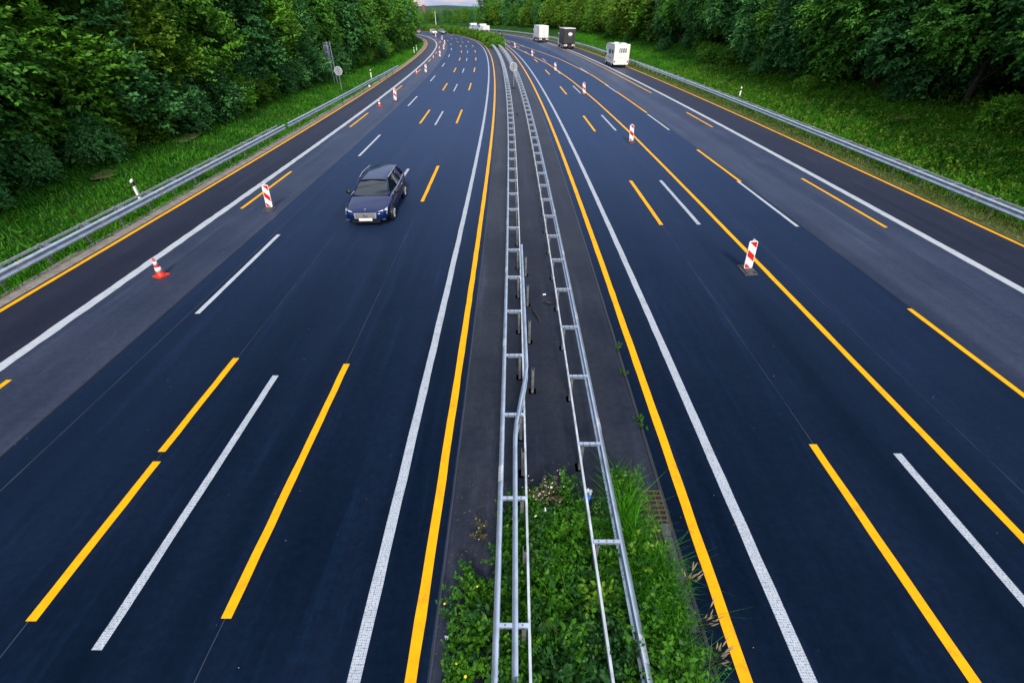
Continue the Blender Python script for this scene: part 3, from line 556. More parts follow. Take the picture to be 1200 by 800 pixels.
def rbox(name, c, d, m, parent, bevel=.06):
    k = B(); k.box(c, d); return k.build(name, M[m], parent, bevel=bevel, smooth=False)
def motorhome(s, o, rz):
    t = thing('motorhome', P(s, o, .006), -psi(s) + rz, 'white motorhome seen from behind driving on the right hard shoulder', 'motorhome')
    prof = [(-3.3, .50), (-3.38, .9), (-3.38, 2.75), (-3.25, 2.92), (1.2, 2.95), (2.2, 2.9), (2.75, 2.6), (2.75, 2.15), (2.2, 2.0), (1.6, 1.6), (1.5, .50)]
    k = B(); k.loft([[(x * f, y, z) for y, z in prof] for x, f in ((-1.12, .985), (-1.06, 1.06), (1.06, 1.06), (1.12, .985))]); k.build('living_cabin', M['wpaint'], t, bevel=.03)
    prof = [(1.2, .45), (3.15, .45), (3.25, .9), (2.95, 1.2), (2.45, 1.35), (1.95, 2.05), (1.2, 2.1)]
    k = B(); k.loft([[(x, y, z) for y, z in prof] for x in (-.98, .98)]); k.build('cab', M['wpaint'], t, bevel=.03)
    k = B(); k.add([(-.85, 2.48, 1.38), (.85, 2.48, 1.38), (.8, 2.02, 2.0), (-.8, 2.02, 2.0)], [(0, 1, 2, 3)]); k.build('windscreen', M['glass'], t, fix=False)
    for sx in (-1, 1):
        k = B(); k.box((sx * .985, 1.95, 1.6), (.03, .75, .55)); k.build('cab_window', M['glass'], t, bevel=.01)
        k = B(); k.box((sx * 1.185, -.3, 1.95), (.03, .95, .55)); k.build('side_window', M['glass'], t, bevel=.01)
        k = B(); k.box((sx * 1.185, -2.2, 2.0), (.03, .7, .45)); k.build('side_window', M['glass'], t, bevel=.01)
        k = B(); k.box((sx * 1.20, 2.35, 1.5), (.14, .10, .30)); k.tube([(sx * .98, 2.35, 1.45), (sx * 1.2, 2.35, 1.5)], .02, 5); k.build('mirror', M['trim'], t)
        k = B(); k.box((sx * .98, -3.385, .72), (.16, .04, .34)); k.build('tail_light', M['taillamp'], t, bevel=.01)
        k = B(); k.box((sx * 1.195, -.2, 1.15), (.01, 3.2, .12)); k.build('side_stripe', M['bluecar'], t)
        wheel(t, sx * .98, 2.35, .34, .22); wheel(t, sx * .98, -1.9, .34, .22)
    k = B(); k.box((.12, -3.39, 2.18), (1.05, .03, .55)); wn = k.build('rear_window', M['glass'], t, bevel=.02)
    k = B()
    for x in (-.32, -.02, .3): k.box((x + .1, -3.415, 2.15 + (x > 0) * .1), (.14, .02, .62))
    k.build('window_blind', M['cream'], wn)
    k = B(); k.tube([(-.35, -3.395, 1.2), (-.2, -3.395, 1.32), (-.12, -3.395, 1.26), (0.02, -3.395, 1.38)], .022, 5); k.build('rear_script_mark', M['greycar'], t)
    rbox('bumper', (0, -3.34, .48), (2.2, .2, .24), 'wpaint', t, .03)
    k = B(); k.box((0, -3.45, .50), (.52, .012, .115)); k.build('number_plate', M['plate'], t)
    rbox('roof_hatch', (.3, -2.4, 3.0), (.7, .7, .14), 'wpaint', t, .03); rbox('roof_hatch', (-.2, .2, 3.0), (.6, .6, .12), 'wpaint', t, .03)
    k = B(); k.box((0, -.2, .38), (1.7, 5.4, .2)); k.build('chassis', M['trim'], t)
motorhome(82.6, 17.75, R(-.5))
def truck(s, o, rz, label, box_m, rear_m, roof_m, logo, L=7.2, H=3.85, Wd=2.5, cabm='wpaint', bumper_m='wpaint', cat='truck', grp=None):
    t = thing('box_truck', P(s, o, .006), -psi(s) + rz, label, cat, grp); y0 = -L / 2
    rbox('cargo_box', (0, .0, (1.0 + H) / 2), (Wd, L, H - 1.0), box_m, t, .05)
    rbox('roof_cap', (0, 0, H + .005), (Wd + .02, L + .02, .12), roof_m, t, .03)
    for sx in (-1, 1):
        k = B(); k.box((sx * .615, y0 - .02, (1.05 + H) / 2), (1.19, .04, H - 1.2)); d = k.build('rear_door', M[rear_m], t, bevel=.01)
        k = B(); k.tube([(sx * .2, y0 - .06, 1.15), (sx * .2, y0 - .06, H - .2)], .02, 6); k.build('locking_bar', M['silver' if rear_m != 'dkpaint' else 'greycar'], d)
        k = B(); k.box((sx * .95, y0 - .06, .78), (.42, .10, .16)); k.build('tail_light', M['taillamp'], t, bevel=.01)
        for i in range(7):
            k = B(); k.box((sx * (Wd / 2 + .012), y0 + .5 + i * (L - 1) / 6, (1.0 + H) / 2), (.03, .06, H - 1.15)); k.build('side_post', M[box_m], t)
        wheel(t, sx * 1.05, y0 + 1.6, .5, .34); wheel(t, sx * 1.05, L / 2 + 1.0, .5, .3)
        k = B(); k.box((sx * 1.15, .6, .7), (.05, L * .45, .35)); k.build('side_guard', M['silver'], t)
        k = B(); k.box((sx * 1.05, y0 + .95, .5), (.5, .02, .55)); k.build('mud_flap', M['black'], t)
    rbox('bumper', (0, y0 + .02, .72), (2.4, .14, .34), bumper_m, t, .02)
    k = B(); k.box((0, y0 - .065, .78), (.52, .012, .115)); k.build('number_plate', M['plate'], t)
    prof = [(L / 2 + .15, .6), (L / 2 + 2.0, .6), (L / 2 + 2.1, 1.4), (L / 2 + 1.85, 2.75), (L / 2 + .15, 2.85)]
    k = B(); k.loft([[(x, y, z) for y, z in prof] for x in (-1.22, 1.22)]); k.build('cab', M[cabm], t, bevel=.05)
    for sx in (-1, 1): k = B(); k.box((sx * 1.225, L / 2 + 1.2, 2.1), (.03, .9, .7)); k.build('cab_window', M['glass'], t); k = B(); k.box((sx * 1.45, L / 2 + 1.9, 2.2), (.2, .12, .55)); k.build('mirror', M['trim'], t)
    k = B(); k.box((0, .6, .8), (1.0, L + 2.2, .3)); k.build('chassis', M['trim'], t)
    if logo:
        k = B(); n = 20; pts = [(.45 * math.cos(2 * math.pi * i / n) + .1, y0 - .085, 2.75 + .30 * math.sin(2 * math.pi * i / n)) for i in range(n)]
        k.add(pts + [(x, y0 - .045, z) for x, y, z in pts], [tuple(range(n))] + [(i, (i + 1) % n, n + (i + 1) % n, n + i) for i in range(n)]); k.build('door_emblem', M['wpaint'], t)
        k = B(); k.box((.1, y0 - .065, 2.25), (.7, .03, .12)); k.build('door_lettering_bar', M['greycar'], t)
    return t
truck(121.0, 16.5, R(-1), 'dark truck with white roof edge, white bumper and pale oval emblem on its rear doors', 'dkpaint', 'dkpaint', 'wpaint', True, L=6.6, H=3.75)
truck(146.0, 15.1, R(-1.5), 'large white box truck ahead of the dark truck on the right carriageway', 'cream', 'cream', 'cream', False, L=8.2, H=3.6)
truck(200, 11.6, 0, 'white van in the distance beyond the median hedge', 'cream', 'cream', 'cream', False, L=3.4, H=2.3, cat='van')
truck(212, 12.6, 0, 'bluish van farthest away on the right carriageway beyond the hedge', 'bluecar', 'bluecar', 'bluecar', False, L=3.4, H=2.2, cat='van')
car('car', 178.5, 9.7, 0, 'dark car on the right carriageway just beyond the hedge', 'car', 'trim', False)
car('car', 209, 9.6, 0, 'small white car ahead of the distant white van', 'car', 'wpaint', False)
car('car', 203, -7.0, math.pi, 'white car far away on the left carriageway rounding the bend', 'car', 'wpaint', True)
car('car', 205, -3.4, math.pi, 'grey car far away on the left carriageway nearest the hedge', 'car', 'greycar', False)
car('car', 214, -10.3, math.pi, 'red car farthest away on the left carriageway by the tree edge', 'car', 'redcar', False)

# ------------------------------------------------------------------ foliage
def unit(a): return a / np.maximum(np.linalg.norm(a, axis=-1, keepdims=True), 1e-6)
def leaf_quads(base, d, nrm, ln, wd):
    """diamond leaves folded a little along the midrib; arrays (N,3)"""
    d = unit(d); side = unit(np.cross(d, nrm)); up = np.cross(side, d)
    ln = ln[:, None]; wd = wd[:, None]
    v0 = base; v1 = base + d * ln * .45 + side * wd * .5 + up * wd * .16; v2 = base + d * ln - up * ln * .10; v3 = base + d * ln * .45 - side * wd * .5 + up * wd * .16
    V = np.stack([v0, v1, v2, v3], 1).reshape(-1, 3); F = np.arange(len(V)).reshape(-1, 4); return V, F
def sprays(rs, c, axis, ln, m, leaf, droop=.35, flat=.7):
    """c (N,3) twig feet, axis (N,3); m leaves on each twig in two rows, like a small branchlet"""
    N = len(c); axis = unit(axis); t = np.linspace(.12, 1, m)[None, :, None] + rs.normal(0, .04, (N, m, 1))
    L_ = ln[:, None, None]; up = np.array([0, 0, 1.0])
    side = unit(np.cross(axis, up + rs.normal(0, .35, (N, 3))))[:, None, :]
    ax = axis[:, None, :]
    pos = c[:, None, :] + ax * t * L_ + np.array([0, 0, -1.0]) * (t ** 2) * L_ * droop
    sg = np.where(np.arange(m) % 2 == 0, 1., -1.)[None, :, None]
    d = ax * .55 + side * sg * .8 + rs.normal(0, .28, (N, m, 3)); d[..., 2] -= droop * .5
    nr = up * flat + ax * .25 + rs.normal(0, .38, (N, m, 3))
    k = leaf * rs.uniform(.65, 1.25, (N * m))
    return leaf_quads(pos.reshape(-1, 3), d.reshape(-1, 3), nr.reshape(-1, 3), k, k * rs.uniform(.5, .66, N * m))
def crown_mesh(name, seed, H, z0, Rr, nl, nsp, m, leaf, twig, m_, shape='round', upright=0.0, droop=.35):
    rs = np.random.RandomState(seed)
    h = z0 + (H - z0) * (np.arange(nl) + rs.uniform(.1, .9, nl)) / nl
    f = (h - z0) / (H - z0)
    if shape == 'round': pr = np.sin(np.pi * np.clip(.18 + .78 * f, 0, 1)) ** .7
    elif shape == 'cone': pr = 1.05 - f * .85
    else: pr = np.where(f < .75, .85 + .15 * np.sin(f * 9), 1.0 - (f - .75) * 2.6)
    ang = np.arange(nl) * 2.4 + rs.uniform(-.5, .5, nl); rad = Rr * pr * rs.uniform(.42, .72, nl)
    lc = np.stack([np.cos(ang) * rad, np.sin(ang) * rad, h], 1); lr = Rr * pr * rs.uniform(.34, .58, nl)
    w = lr ** 2 / np.sum(lr ** 2); li = rs.choice(nl, nsp, p=w)
    u = unit(rs.normal(0, 1, (nsp, 3)) + np.array([0, 0, .25]) + np.stack([np.cos(ang), np.sin(ang), 0 * ang], 1)[li] * .55)
    rr_ = lr[li][:, None] * rs.uniform(.45, 1.05, (nsp, 1)) ** .5 * np.array([1, 1, .72])
    c = lc[li] + u * rr_; c[:, 2] = np.maximum(c[:, 2], z0 * .5 + .05)
    ax = u + rs.normal(0, .35, (nsp, 3)); ax[:, 2] = ax[:, 2] * .6 + upright
    V, F = sprays(rs, c, ax, twig * rs.uniform(.6, 1.3, nsp), m, leaf, droop)
    # short shoots at the very outside break the outline
    n2 = nsp // 7; i2 = rs.choice(nl, n2, p=w); u2 = unit(rs.normal(0, 1, (n2, 3)) + np.array([0, 0, .5 + upright])); c2 = lc[i2] + u2 * lr[i2][:, None] * np.array([1, 1, .75]) * 1.02
    c2[:, 2] = np.maximum(c2[:, 2], z0 * .5 + .05)
    V2, F2 = sprays(rs, c2, u2 + np.array([0, 0, .3 + upright]), twig * rs.uniform(.9, 1.7, n2), m, leaf * .85, droop * .6)
    return np_mesh(name, np.concatenate([V, V2]), np.concatenate([F, F2 + len(V)]), m_), lc
def trunk_mesh(seed, H, r, lc, frac=.85):
    rs = np.random.RandomState(seed + 50); b = B(); pts = []; rs_ = []
    for i in range(7):
        f = i / 6; pts.append((rs.normal(0, .12) * f * 2, rs.normal(0, .12) * f * 2, -.4 + f * H * frac)); rs_.append(r * (1.25 if i == 0 else 1 - .8 * f))
    b.tube(pts, rs_, 8)
    for c in lc[:10]:
        zz = max(.5, c[2] - 1.0 - .2 * abs(c[2])); f = min(1, zz / (H * frac)); i = min(5, int(f * 6)); p0 = Vector(pts[i]).lerp(Vector(pts[i + 1]), f * 6 - i); c = Vector(c)
        b.tube([p0, p0.lerp(c, .5) + Vector((0, 0, .25)), c], [r * .38 * (1 - .6 * f), r * .25 * (1 - .6 * f), .02], 6)
    return b.mesh('trunk', M['bark'], True)
TV = {}
def variant(key, seed, H, z0, Rr, nl, nsp, m, leaf, twig, mm, shape='round', upright=0., droop=.35, r=.2):
    me, lc = crown_mesh('crown', seed, H, z0, Rr, nl, nsp, m, leaf, twig, M[mm], shape, upright, droop); TV[key] = (me, trunk_mesh(seed, H, r, lc), H)
# near, leafy variants
variant('a1', 1, 12, 1.0, 4.0, 34, 2600, 12, .27, .75, 'leafA'); variant('a2', 2, 13, .8, 4.2, 36, 2600, 12, .26, .75, 'leafD'); variant('a3', 3, 11, .6, 3.8, 32, 2400, 12, .27, .7, 'leafC')
variant('a4', 4, 12, 3.0, 4.3, 32, 2400, 12, .28, .8, 'leafA'); variant('a5', 5, 13, 3.4, 4.2, 30, 2200, 12, .28, .85, 'leafC')
variant('b1', 6, 10, .4, 3.3, 26, 2000, 12, .22, .8, 'leafD', 'round', .45, .15); variant('b2', 7, 9.5, .3, 3.0, 24, 1900, 12, .21, .8, 'leafC', 'column', .5, .1); variant('b3', 8, 10.5, .5, 3.2, 26, 1900, 12, .22, .8, 'leafB', 'round', .5, .12)
variant('y1', 9, 11, 1.5, 3.2, 22, 1500, 12, .22, .8, 'leafY', 'round', .5, .1)
# coarser variants for the distance and the rows behind
variant('f1', 11, 13, .8, 4.0, 24, 900, 10, .42, 1.0, 'leafA'); variant('f2', 12, 14, .8, 4.0, 24, 900, 10, .42, 1.0, 'leafC'); variant('f3', 13, 11, .5, 3.8, 22, 850, 10, .40, 1.0, 'leafD'); variant('f4', 14, 9, .3, 3.4, 20, 800, 10, .36, .9, 'leafB', 'round', .3)
variant('c1', 15, 13, .8, 2.6, 26, 900, 10, .36, .9, 'leafA', 'cone', -.1, .4)
# bushes
variant('s1', 21, 2.6, .1, 1.7, 14, 800, 12, .17, .5, 'leafD', 'round', .2, .2, .05); variant('s2', 22, 3.4, .1, 1.9, 16, 900, 12, .18, .55, 'leafC', 'round', .1, .3, .06); variant('s3', 23, 2.2, .08, 1.6, 14, 700, 12, .17, .5, 'leafB', 'round', .3, .1, .05)
variant('h1', 24, 1.75, .05, 1.25, 12, 420, 10, .2, .4, 'leafD', 'round', .3, .1, .04); variant('h2', 25, 1.9, .05, 1.3, 12, 420, 10, .2, .4, 'leafB', 'round', .3, .1, .04)
def tree(key, s, o, label, group, h=None, name='broadleaf_tree', cat='tree', sc=1.0, dz=0.0):
    me, tm, H = TV[key]; k = (h / H if h else 1.0) * sc
    t = thing(name, P(s, o, zground(o) + dz), rnd.uniform(0, 6.28), label, cat, group); t.scale = (k * rnd.uniform(.9, 1.12), k * rnd.uniform(.9, 1.12), k)
    link('trunk', tm, t); link('crown', me, t); return t
ORD = ['first', 'second', 'third', 'fourth', 'fifth', 'sixth', 'seventh', 'eighth', 'ninth', 'tenth', 'eleventh', 'twelfth', 'thirteenth', 'fourteenth', 'fifteenth', 'sixteenth', 'seventeenth', 'eighteenth', 'nineteenth', 'twentieth']
ORD += ['twenty-' + q for q in ORD[:9]] + ['thirtieth'] + ['thirty-' + q for q in ORD[:9]] + ['fortieth'] + ['forty-' + q for q in ORD[:9]] + ['fiftieth'] + ['fifty-' + q for q in ORD[:9]] + ['sixtieth'] + ['sixty-' + q for q in ORD[:9]] + ['seventieth'] + ['seventy-' + q for q in ORD[:9]]
KW = {'a1': 'dark green broadleaf tree', 'a2': 'mid green broadleaf tree', 'a3': 'blue-green broadleaf tree', 'a4': 'dark broadleaf tree with a bare lower trunk', 'a5': 'blue-green tree with a bare lower trunk', 'b1': 'bushy mid green tree with upright shoots', 'b2': 'columnar blue-green tree with upright shoots', 'b3': 'light green tree with upright shoots', 'y1': 'yellow-green tree',
      'f1': 'dark green tree', 'f2': 'blue-green tree', 'f3': 'mid green tree', 'f4': 'light green tree', 'c1': 'narrow dark conifer-like tree'}
def near_mark(s, marks):
    return min(marks, key=lambda q: abs(q[0] - s))[1]
def edgeL(s): return float(np.interp(s, [-10, 15, 30, 60, 90, 120, 200, 300], [-23.8, -23.8, -24.4, -24.4, -23.6, -21.8, -21.3, -22]))
i = 0; s = 4.0
seqL = ['a2', 'a1', 'a4', 'a3', 'a1', 'b1', 'b2', 'b3', 'b1', 'b2', 'a3', 'b1', 'b3', 'b2']
while s < 235:
    near = s < 85; key = seqL[i % len(seqL)] if near else ['f3', 'f1', 'b1' if s < 120 else 'f3', 'f2', 'f1'][i % 5]
    tree(key, s, edgeL(s) + rnd.uniform(-.8, .5), '%s, %s in the left wood front row' % (KW[key], ORD[i]), 'front trees of the left wood', h=rnd.uniform(9.5, 12.5) if s < 130 else rnd.uniform(10, 13))
    s += rnd.uniform(3.6, 4.8) if near else rnd.uniform(4.4, 5.6); i += 1
s = 2.0; i = 0
while s < 225:
    key = rnd.choice(['f1', 'f2', 'f3', 'f3'] + (['y1'] * 3 if 25 < s < 75 else []))
    tree(key, s, edgeL(s) - rnd.uniform(4.5, 6.5), 'tall %s, %s from the camera in the second row of the left wood' % ('yellow-green tree' if key == 'y1' else 'tree', ORD[i]), 'second-row trees of the left wood', h=rnd.uniform(12, 15)); s += rnd.uniform(4.5, 6); i += 1
s = 0.0; i = 0
while s < 190:
    tree(rnd.choice(['f1', 'f2', 'f3']), s, edgeL(s) - rnd.uniform(10.5, 13), 'tall tree deep inside the left wood, %s from the camera in the third row' % ORD[i], 'inner trees of the left wood', h=rnd.uniform(14, 17)); s += rnd.uniform(5.5, 7.5); i += 1
i = 0; s = 6.0
while s < 100:
    tree(rnd.choice(['s1', 's2', 's2', 's3'] if s > 26 else ['s2']), s, edgeL(s) + rnd.uniform(1.6, 2.6), 'low leafy bush, %s from the camera at the left wood foot' % ORD[i], 'bushes at the foot of the left wood', name='bush', cat='bush', sc=rnd.uniform(.6, 1.05) if s > 26 else rnd.uniform(.45, .7)); s += rnd.uniform(2.4, 4.2); i += 1
def edgeR(s): return float(np.interp(s, [0, 30, 45, 70, 100, 150, 200, 320], [28.3, 28.6, 29.2, 30.2, 30.2, 29.5, 29, 29]))
i = 0; s = 10.0
seqR = ['a5', 'a4', 'a5', 'a4', 'a5', 'a4', 'a3', 'a4', 'a1', 'a3', 'a2', 'a3', 'a1']
while s < 330:
    near = s < 95; key = seqR[i % len(seqR)] if near else (['f4', 'f3', 'f4', 'b3'] if s < 190 else ['f3', 'f1', 'c1', 'f2', 'f4'])[i % (4 if s < 190 else 5)]
    px_ = P(s, edgeR(s)); right = 533 * px_[0] / (px_[1] * .807 + 4.3) > -26      # the belt drops towards the gap where the road leaves the wood
    h = rnd.uniform(10.5, 13) if s < 120 else (rnd.uniform(6, 8.5) if right else rnd.uniform(3.2, 4.6))
    tree(key, s, edgeR(s) + rnd.uniform(-.6, .8), '%s, %s in the right wood front row' % (KW[key], ORD[i]), 'front trees of the right wood', h=h)
    s += rnd.uniform(3.8, 5.0) if near else rnd.uniform(4.6, 6.0); i += 1
s = 6.0; i = 0
while s < 320:
    px_ = P(s, edgeR(s) + 6); right = 533 * px_[0] / (px_[1] * .807 + 4.3) > -32
    h = rnd.uniform(13, 16) if right else rnd.uniform(3.6, 5.4)
    tree(rnd.choice(['f1', 'f2', 'f3', 'c1'] if s > 150 else ['f1', 'f2', 'f2']), s, edgeR(s) + rnd.uniform(5, 7), 'tall tree, %s from the camera in the second row of the right wood' % ORD[i], 'second-row trees of the right wood', h=h); s += rnd.uniform(4.5, 6); i += 1
s = 4.0; i = 0
while s < 215:
    tree(rnd.choice(['f1', 'f2']), s, edgeR(s) + rnd.uniform(11, 14), 'tall dark tree deep inside the right wood, %s from the camera in the third row' % ORD[i], 'inner trees of the right wood', h=rnd.uniform(14, 18)); s += rnd.uniform(5.5, 7.5); i += 1
i = 0; s = 14.0
while s < 130:
    tree(rnd.choice(['s1', 's2', 's2']), s, edgeR(s) + rnd.uniform(-3.4, -2.2) + (2.0 if rnd.random() < .5 else 0), 'low leafy bush, %s from the camera at the right wood foot' % ORD[i], 'bushes at the foot of the right wood', name='bush', cat='bush', sc=rnd.uniform(.4, .8)); s += rnd.uniform(5, 10) if s < 55 else rnd.uniform(3.5, 7); i += 1
# distant trees straight ahead beyond the bend
for i in range(26):
    x = -150 + i * 7.6 + rnd.uniform(-2.5, 2.5); y = 330 + rnd.uniform(-25, 60)
    me, tm, H = TV[rnd.choice(['f1', 'f2', 'c1', 'f3'])]; h = (rnd.uniform(9, 12) if x > -20 else rnd.uniform(6.5, 9.6) if x > -36 else rnd.uniform(4.4, 6.4))
    t = thing('distant_tree', (x, y, -.3), rnd.uniform(0, 6), 'distant tree beyond the bend against the sky, %s from the left' % ORD[i], 'tree', 'distant trees beyond the bend'); k = h / H; t.scale = (k * 1.2, k * 1.2, k); link('trunk', tm, t); link('crown', me, t)
# median hedge
i = 0; s = 124.5
while s < 238:
    tree(rnd.choice(['h1', 'h2', 'h1']), s, rnd.uniform(-.1, .3) if i % 2 else rnd.uniform(1.0, 1.7), 'hedge bush, %s in the median hedge from its near end' % ORD[i], 'bushes of the median hedge', name='hedge_bush', cat='bush', sc=rnd.uniform(.85, 1.1)); s += 1.9; i += 1
# pole and chimney beyond the trees
t = thing('utility_pole', P(236, 6.0, 0), 0, 'thin pale utility pole in front of the distant trees', 'pole'); k = B(); k.tube([(0, 0, -.2), (0, 0, 6.5)], [.14, .09], 8); k.build('pole', M['plastic'], t); k = B(); k.box((0, 0, 6.2), (1.0, .1, .1)); k.build('crossarm', M['post'], t)
t = thing('brick_chimney', (-72, 470, -.3), 0, 'small red brick chimney above the distant trees beside the left wood', 'chimney'); k = B(); k.tube([(0, 0, 0), (0, 0, 10.2)], [1.3, .95], 12); k.build('stack', M['brick'], t); k = B(); k.cyl((0, 0, 10.2), 1.15, .5, 'z', 12); k.build('rim', M['brick'], t)

# ------------------------------------------------------------------ grass on the verges (uncountable: one object each)
def blades(name, n, s0, s1, ofun, hmin, hmax, wid, m, seed, sp=1.6, lean=.5):
    rs = np.random.RandomState(seed)
    s = s0 + (s1 - s0) * rs.uniform(0, 1, n) ** sp; o0, o1 = ofun(s); o = o0 + (o1 - o0) * rs.uniform(0, 1, n)
    patch = np.sin(s * 1.3 + o * .9) * np.sin(o * 1.7 - s * .6) + rs.normal(0, .5, n); keep = patch > -.9; s, o = s[keep], o[keep]; n = len(s); pt = patch[keep]
    a = np.interp(s, SS, PSI); x = np.interp(s, SS, CX) + o * np.cos(a); y = np.interp(s, SS, CY) - o * np.sin(a); z = np.where(o < 0, np.interp(o, *ZL), np.interp(o, *ZR))
    inside = (o > -15.7) & (o < 19.5); z[inside] = .02
    base = np.stack([x, y, z - .02], 1); h = rs.uniform(hmin, hmax, n) * (1 + .22 * np.clip(pt, -1, 2)); th = rs.uniform(0, 2 * np.pi, n)
    wscale = wid * (1 + s / 60.0); sd = np.stack([np.cos(th), np.sin(th), 0 * th], 1) * (wscale * rs.uniform(.6, 1.3, n))[:, None] * .5
    ld = rs.normal(0, lean, (n, 3)); ld[:, 2] = 0; mid = base + np.array([0, 0, 1]) * h[:, None] * .6 + ld * h[:, None] * .25; tip = base + np.array([0, 0, 1]) * (h * .92)[:, None] + ld * h[:, None]
    V = np.stack([base - sd, base + sd, mid + sd * .7, tip, mid - sd * .7], 1).reshape(-1, 3); i = np.arange(n)[:, None] * 5
    F = np.concatenate([i + np.array([0, 1, 2, 4]), i + np.array([4, 2, 3, 3])], 0)
    me = bpy.data.meshes.new(name)
    T = np.concatenate([i + np.array([0, 1, 2]), i + np.array([0, 2, 4]), i + np.array([4, 2, 3])], 0)
    me = np_mesh(name, V, T, m); return link(name, me)
cst = lambda a, b: (lambda s: (np.full_like(s, a), np.full_like(s, b)))
tag(blades('verge_grass', 70000, 6, 150, lambda s: (np.interp(s, SS[::20], [edgeL(q) for q in SS[::20]]) - .5, np.full_like(s, -16.45)), .10, .30, .03, M['blade'], 1, 1.5), 'short green grass on the left verge between guardrail and wood', 'grass', kind='stuff')
tag(blades('verge_grass', 95000, 10, 160, lambda s: (np.full_like(s, 20.7), np.interp(s, SS[::20], [edgeR(q) for q in SS[::20]]) - .3), .18, .50, .035, M['blade'], 2, 1.5), 'tall green grass on the right slope behind the guardrail', 'grass', kind='stuff')
tag(blades('dry_grass', 26000, 8, 130, cst(19.42, 20.9), .06, .22, .03, M['dryblade'], 3, 1.4), 'yellowish dry grass between the right yellow line and guardrail', 'grass', kind='stuff')
tag(blades('edge_grass', 9000, 8, 110, cst(-16.7, -16.12), .06, .2, .03, M['blade'], 4, 1.4), 'thin grass under the left guardrail beside the gravel', 'grass', kind='stuff')
tag(blades('dry_stalks', 2200, 8, 120, cst(-23.0, -16.6), .15, .42, .02, M['dryblade'], 12, 1.4), 'scattered dry stalks in the left verge grass', 'grass', kind='stuff')
tag(blades('dry_stalks', 4500, 12, 130, cst(20.8, 28.5), .3, .7, .02, M['dryblade'], 13, 1.4), 'scattered dry stalks in the right slope grass', 'grass', kind='stuff')
def weed_cover(name, n, s0, s1, o0, o1, m, seed, size, hh, sp=1.4, mleaf=10):
    rs = np.random.RandomState(seed); s = s0 + (s1 - s0) * rs.uniform(0, 1, n) ** sp; o = rs.uniform(o0, o1, n)
    a = np.interp(s, SS, PSI); z = np.where(o < 0, np.interp(o, *ZL), np.interp(o, *ZR)); z[(o > -15.7) & (o < 19.5)] = .02
    c = np.stack([np.interp(s, SS, CX) + o * np.cos(a), np.interp(s, SS, CY) - o * np.sin(a), z + .02], 1)
    ax = rs.normal(0, .5, (n, 3)); ax[:, 2] = 1.0
    V, F = sprays(rs, c, ax, hh * rs.uniform(.5, 1.3, n), mleaf, size, .15); return link(name, np_mesh(name, V, F, m))
tag(weed_cover('leafy_weeds', 5200, 12, 70, 21.3, 31, M['leafB'], 5, .17, .5), 'leafy weeds spread over the right grass slope', 'weeds', kind='stuff')
tag(weed_cover('leafy_weeds', 900, 8, 60, -24.5, -18, M['weed'], 6, .13, .25), 'small leafy weeds in the left verge grass', 'weeds', kind='stuff')
def patch(name, s, o, rs_, ro, seed, m, z=.03):
    r = random.Random(seed); pts = []
    for i in range(18):
        a = 2 * math.pi * i / 18; q = r.uniform(.6, 1.15); pts.append((s + rs_ * q * math.cos(a), o + ro * q * math.sin(a)))
    b = B(); b.add([P(s, o, zground(o) + z)] + [P(a, c, zground(c) + z) for a, c in pts], [(0, 1 + i, 1 + (i + 1) % 18) for i in range(18)]); q = b.build(name, M[m], fix=False); q['kind'] = 'structure'
patch('bare_earth_patch', 31.5, -20.9, 1.6, .5, 1, 'drysoil', .10); patch('bare_earth_patch', 23.5, -20.6, .9, .4, 2, 'drysoil', .10); patch('bare_earth_patch', 33, 26.0, 1.2, .6, 4, 'sand', .12)
patch('gravel_patch', 15.2, -16.15, 1.4, .35, 5, 'gravel', .02); patch('concrete_apron', 17.0, -16.05, .5, .25, 6, 'pit', .03)

# ------------------------------------------------------------------ planting in the near median
def plant_leaves(rs, c, n, ln, spread, h, leaf):
    """one weed: n stems from c, each a twig of leaves"""
    ax = rs.normal(0, spread, (n, 3)); ax[:, 2] = 1; cc = c + rs.normal(0, .03, (n, 3)) * np.array([1, 1, 0])
    return sprays(rs, cc, ax, h * rs.uniform(.6, 1.15, n), 12, leaf, .12, .8)
def zone(s, o):
    """is (s, o) planted? returns plant height or 0"""
    if s < -6 or s > 5.6: return 0
    if o < -.30: return .32 if s < 3.45 + .35 * math.sin(o * 7) and o > -1.02 else 0
    if o < 1.35: return (.50 if s < 5.0 + .25 * math.sin(o * 9) else 0) * (1.0 if s > 2.6 else 1.5)
    if o < 1.8: return (.48 if s > 2.9 else 1.05) if s < 4.4 else 0
    lim = 2.12 if s > 4.0 else (2.34 if s > 3.3 else 2.44)
    return (.62 if s < 5.25 and o < lim else 0) * (1.0 if s > 2.9 else 1.3)
def ground_cover():
    rs = np.random.RandomState(33); parts = {'weed': [], 'weed2': []}
    for i in range(2100):
        s = rs.uniform(-6, 5.5); o = rs.uniform(-1.05, 2.62)
        if s < .3 and rs.rand() < .75: continue
        h = zone(s, o)
        if not h: continue
        dark = (s < 2.9 and .2 < o < 1.5) or rs.rand() < .22
        x, y, z = P(s, o, .02); n = rs.randint(3, 6)
        parts['weed2' if dark else 'weed'].append(plant_leaves(rs, np.array([x, y, z]), n, .1, .42, h * rs.uniform(.55, 1.15), rs.uniform(.05, .085)))
    for key, lab in (('weed', 'bright green leafy weeds filling the near median'), ('weed2', 'dark green leafy weeds in the middle of the near median')):
        Vs, Fs, off = [], [], 0
        for V, F in parts[key]: Vs.append(V); Fs.append(F + off); off += len(V)
        tag(link('median_ground_cover', np_mesh('median_ground_cover', np.concatenate(Vs), np.concatenate(Fs), M[key])), lab, 'ground cover', kind='stuff')
ground_cover()
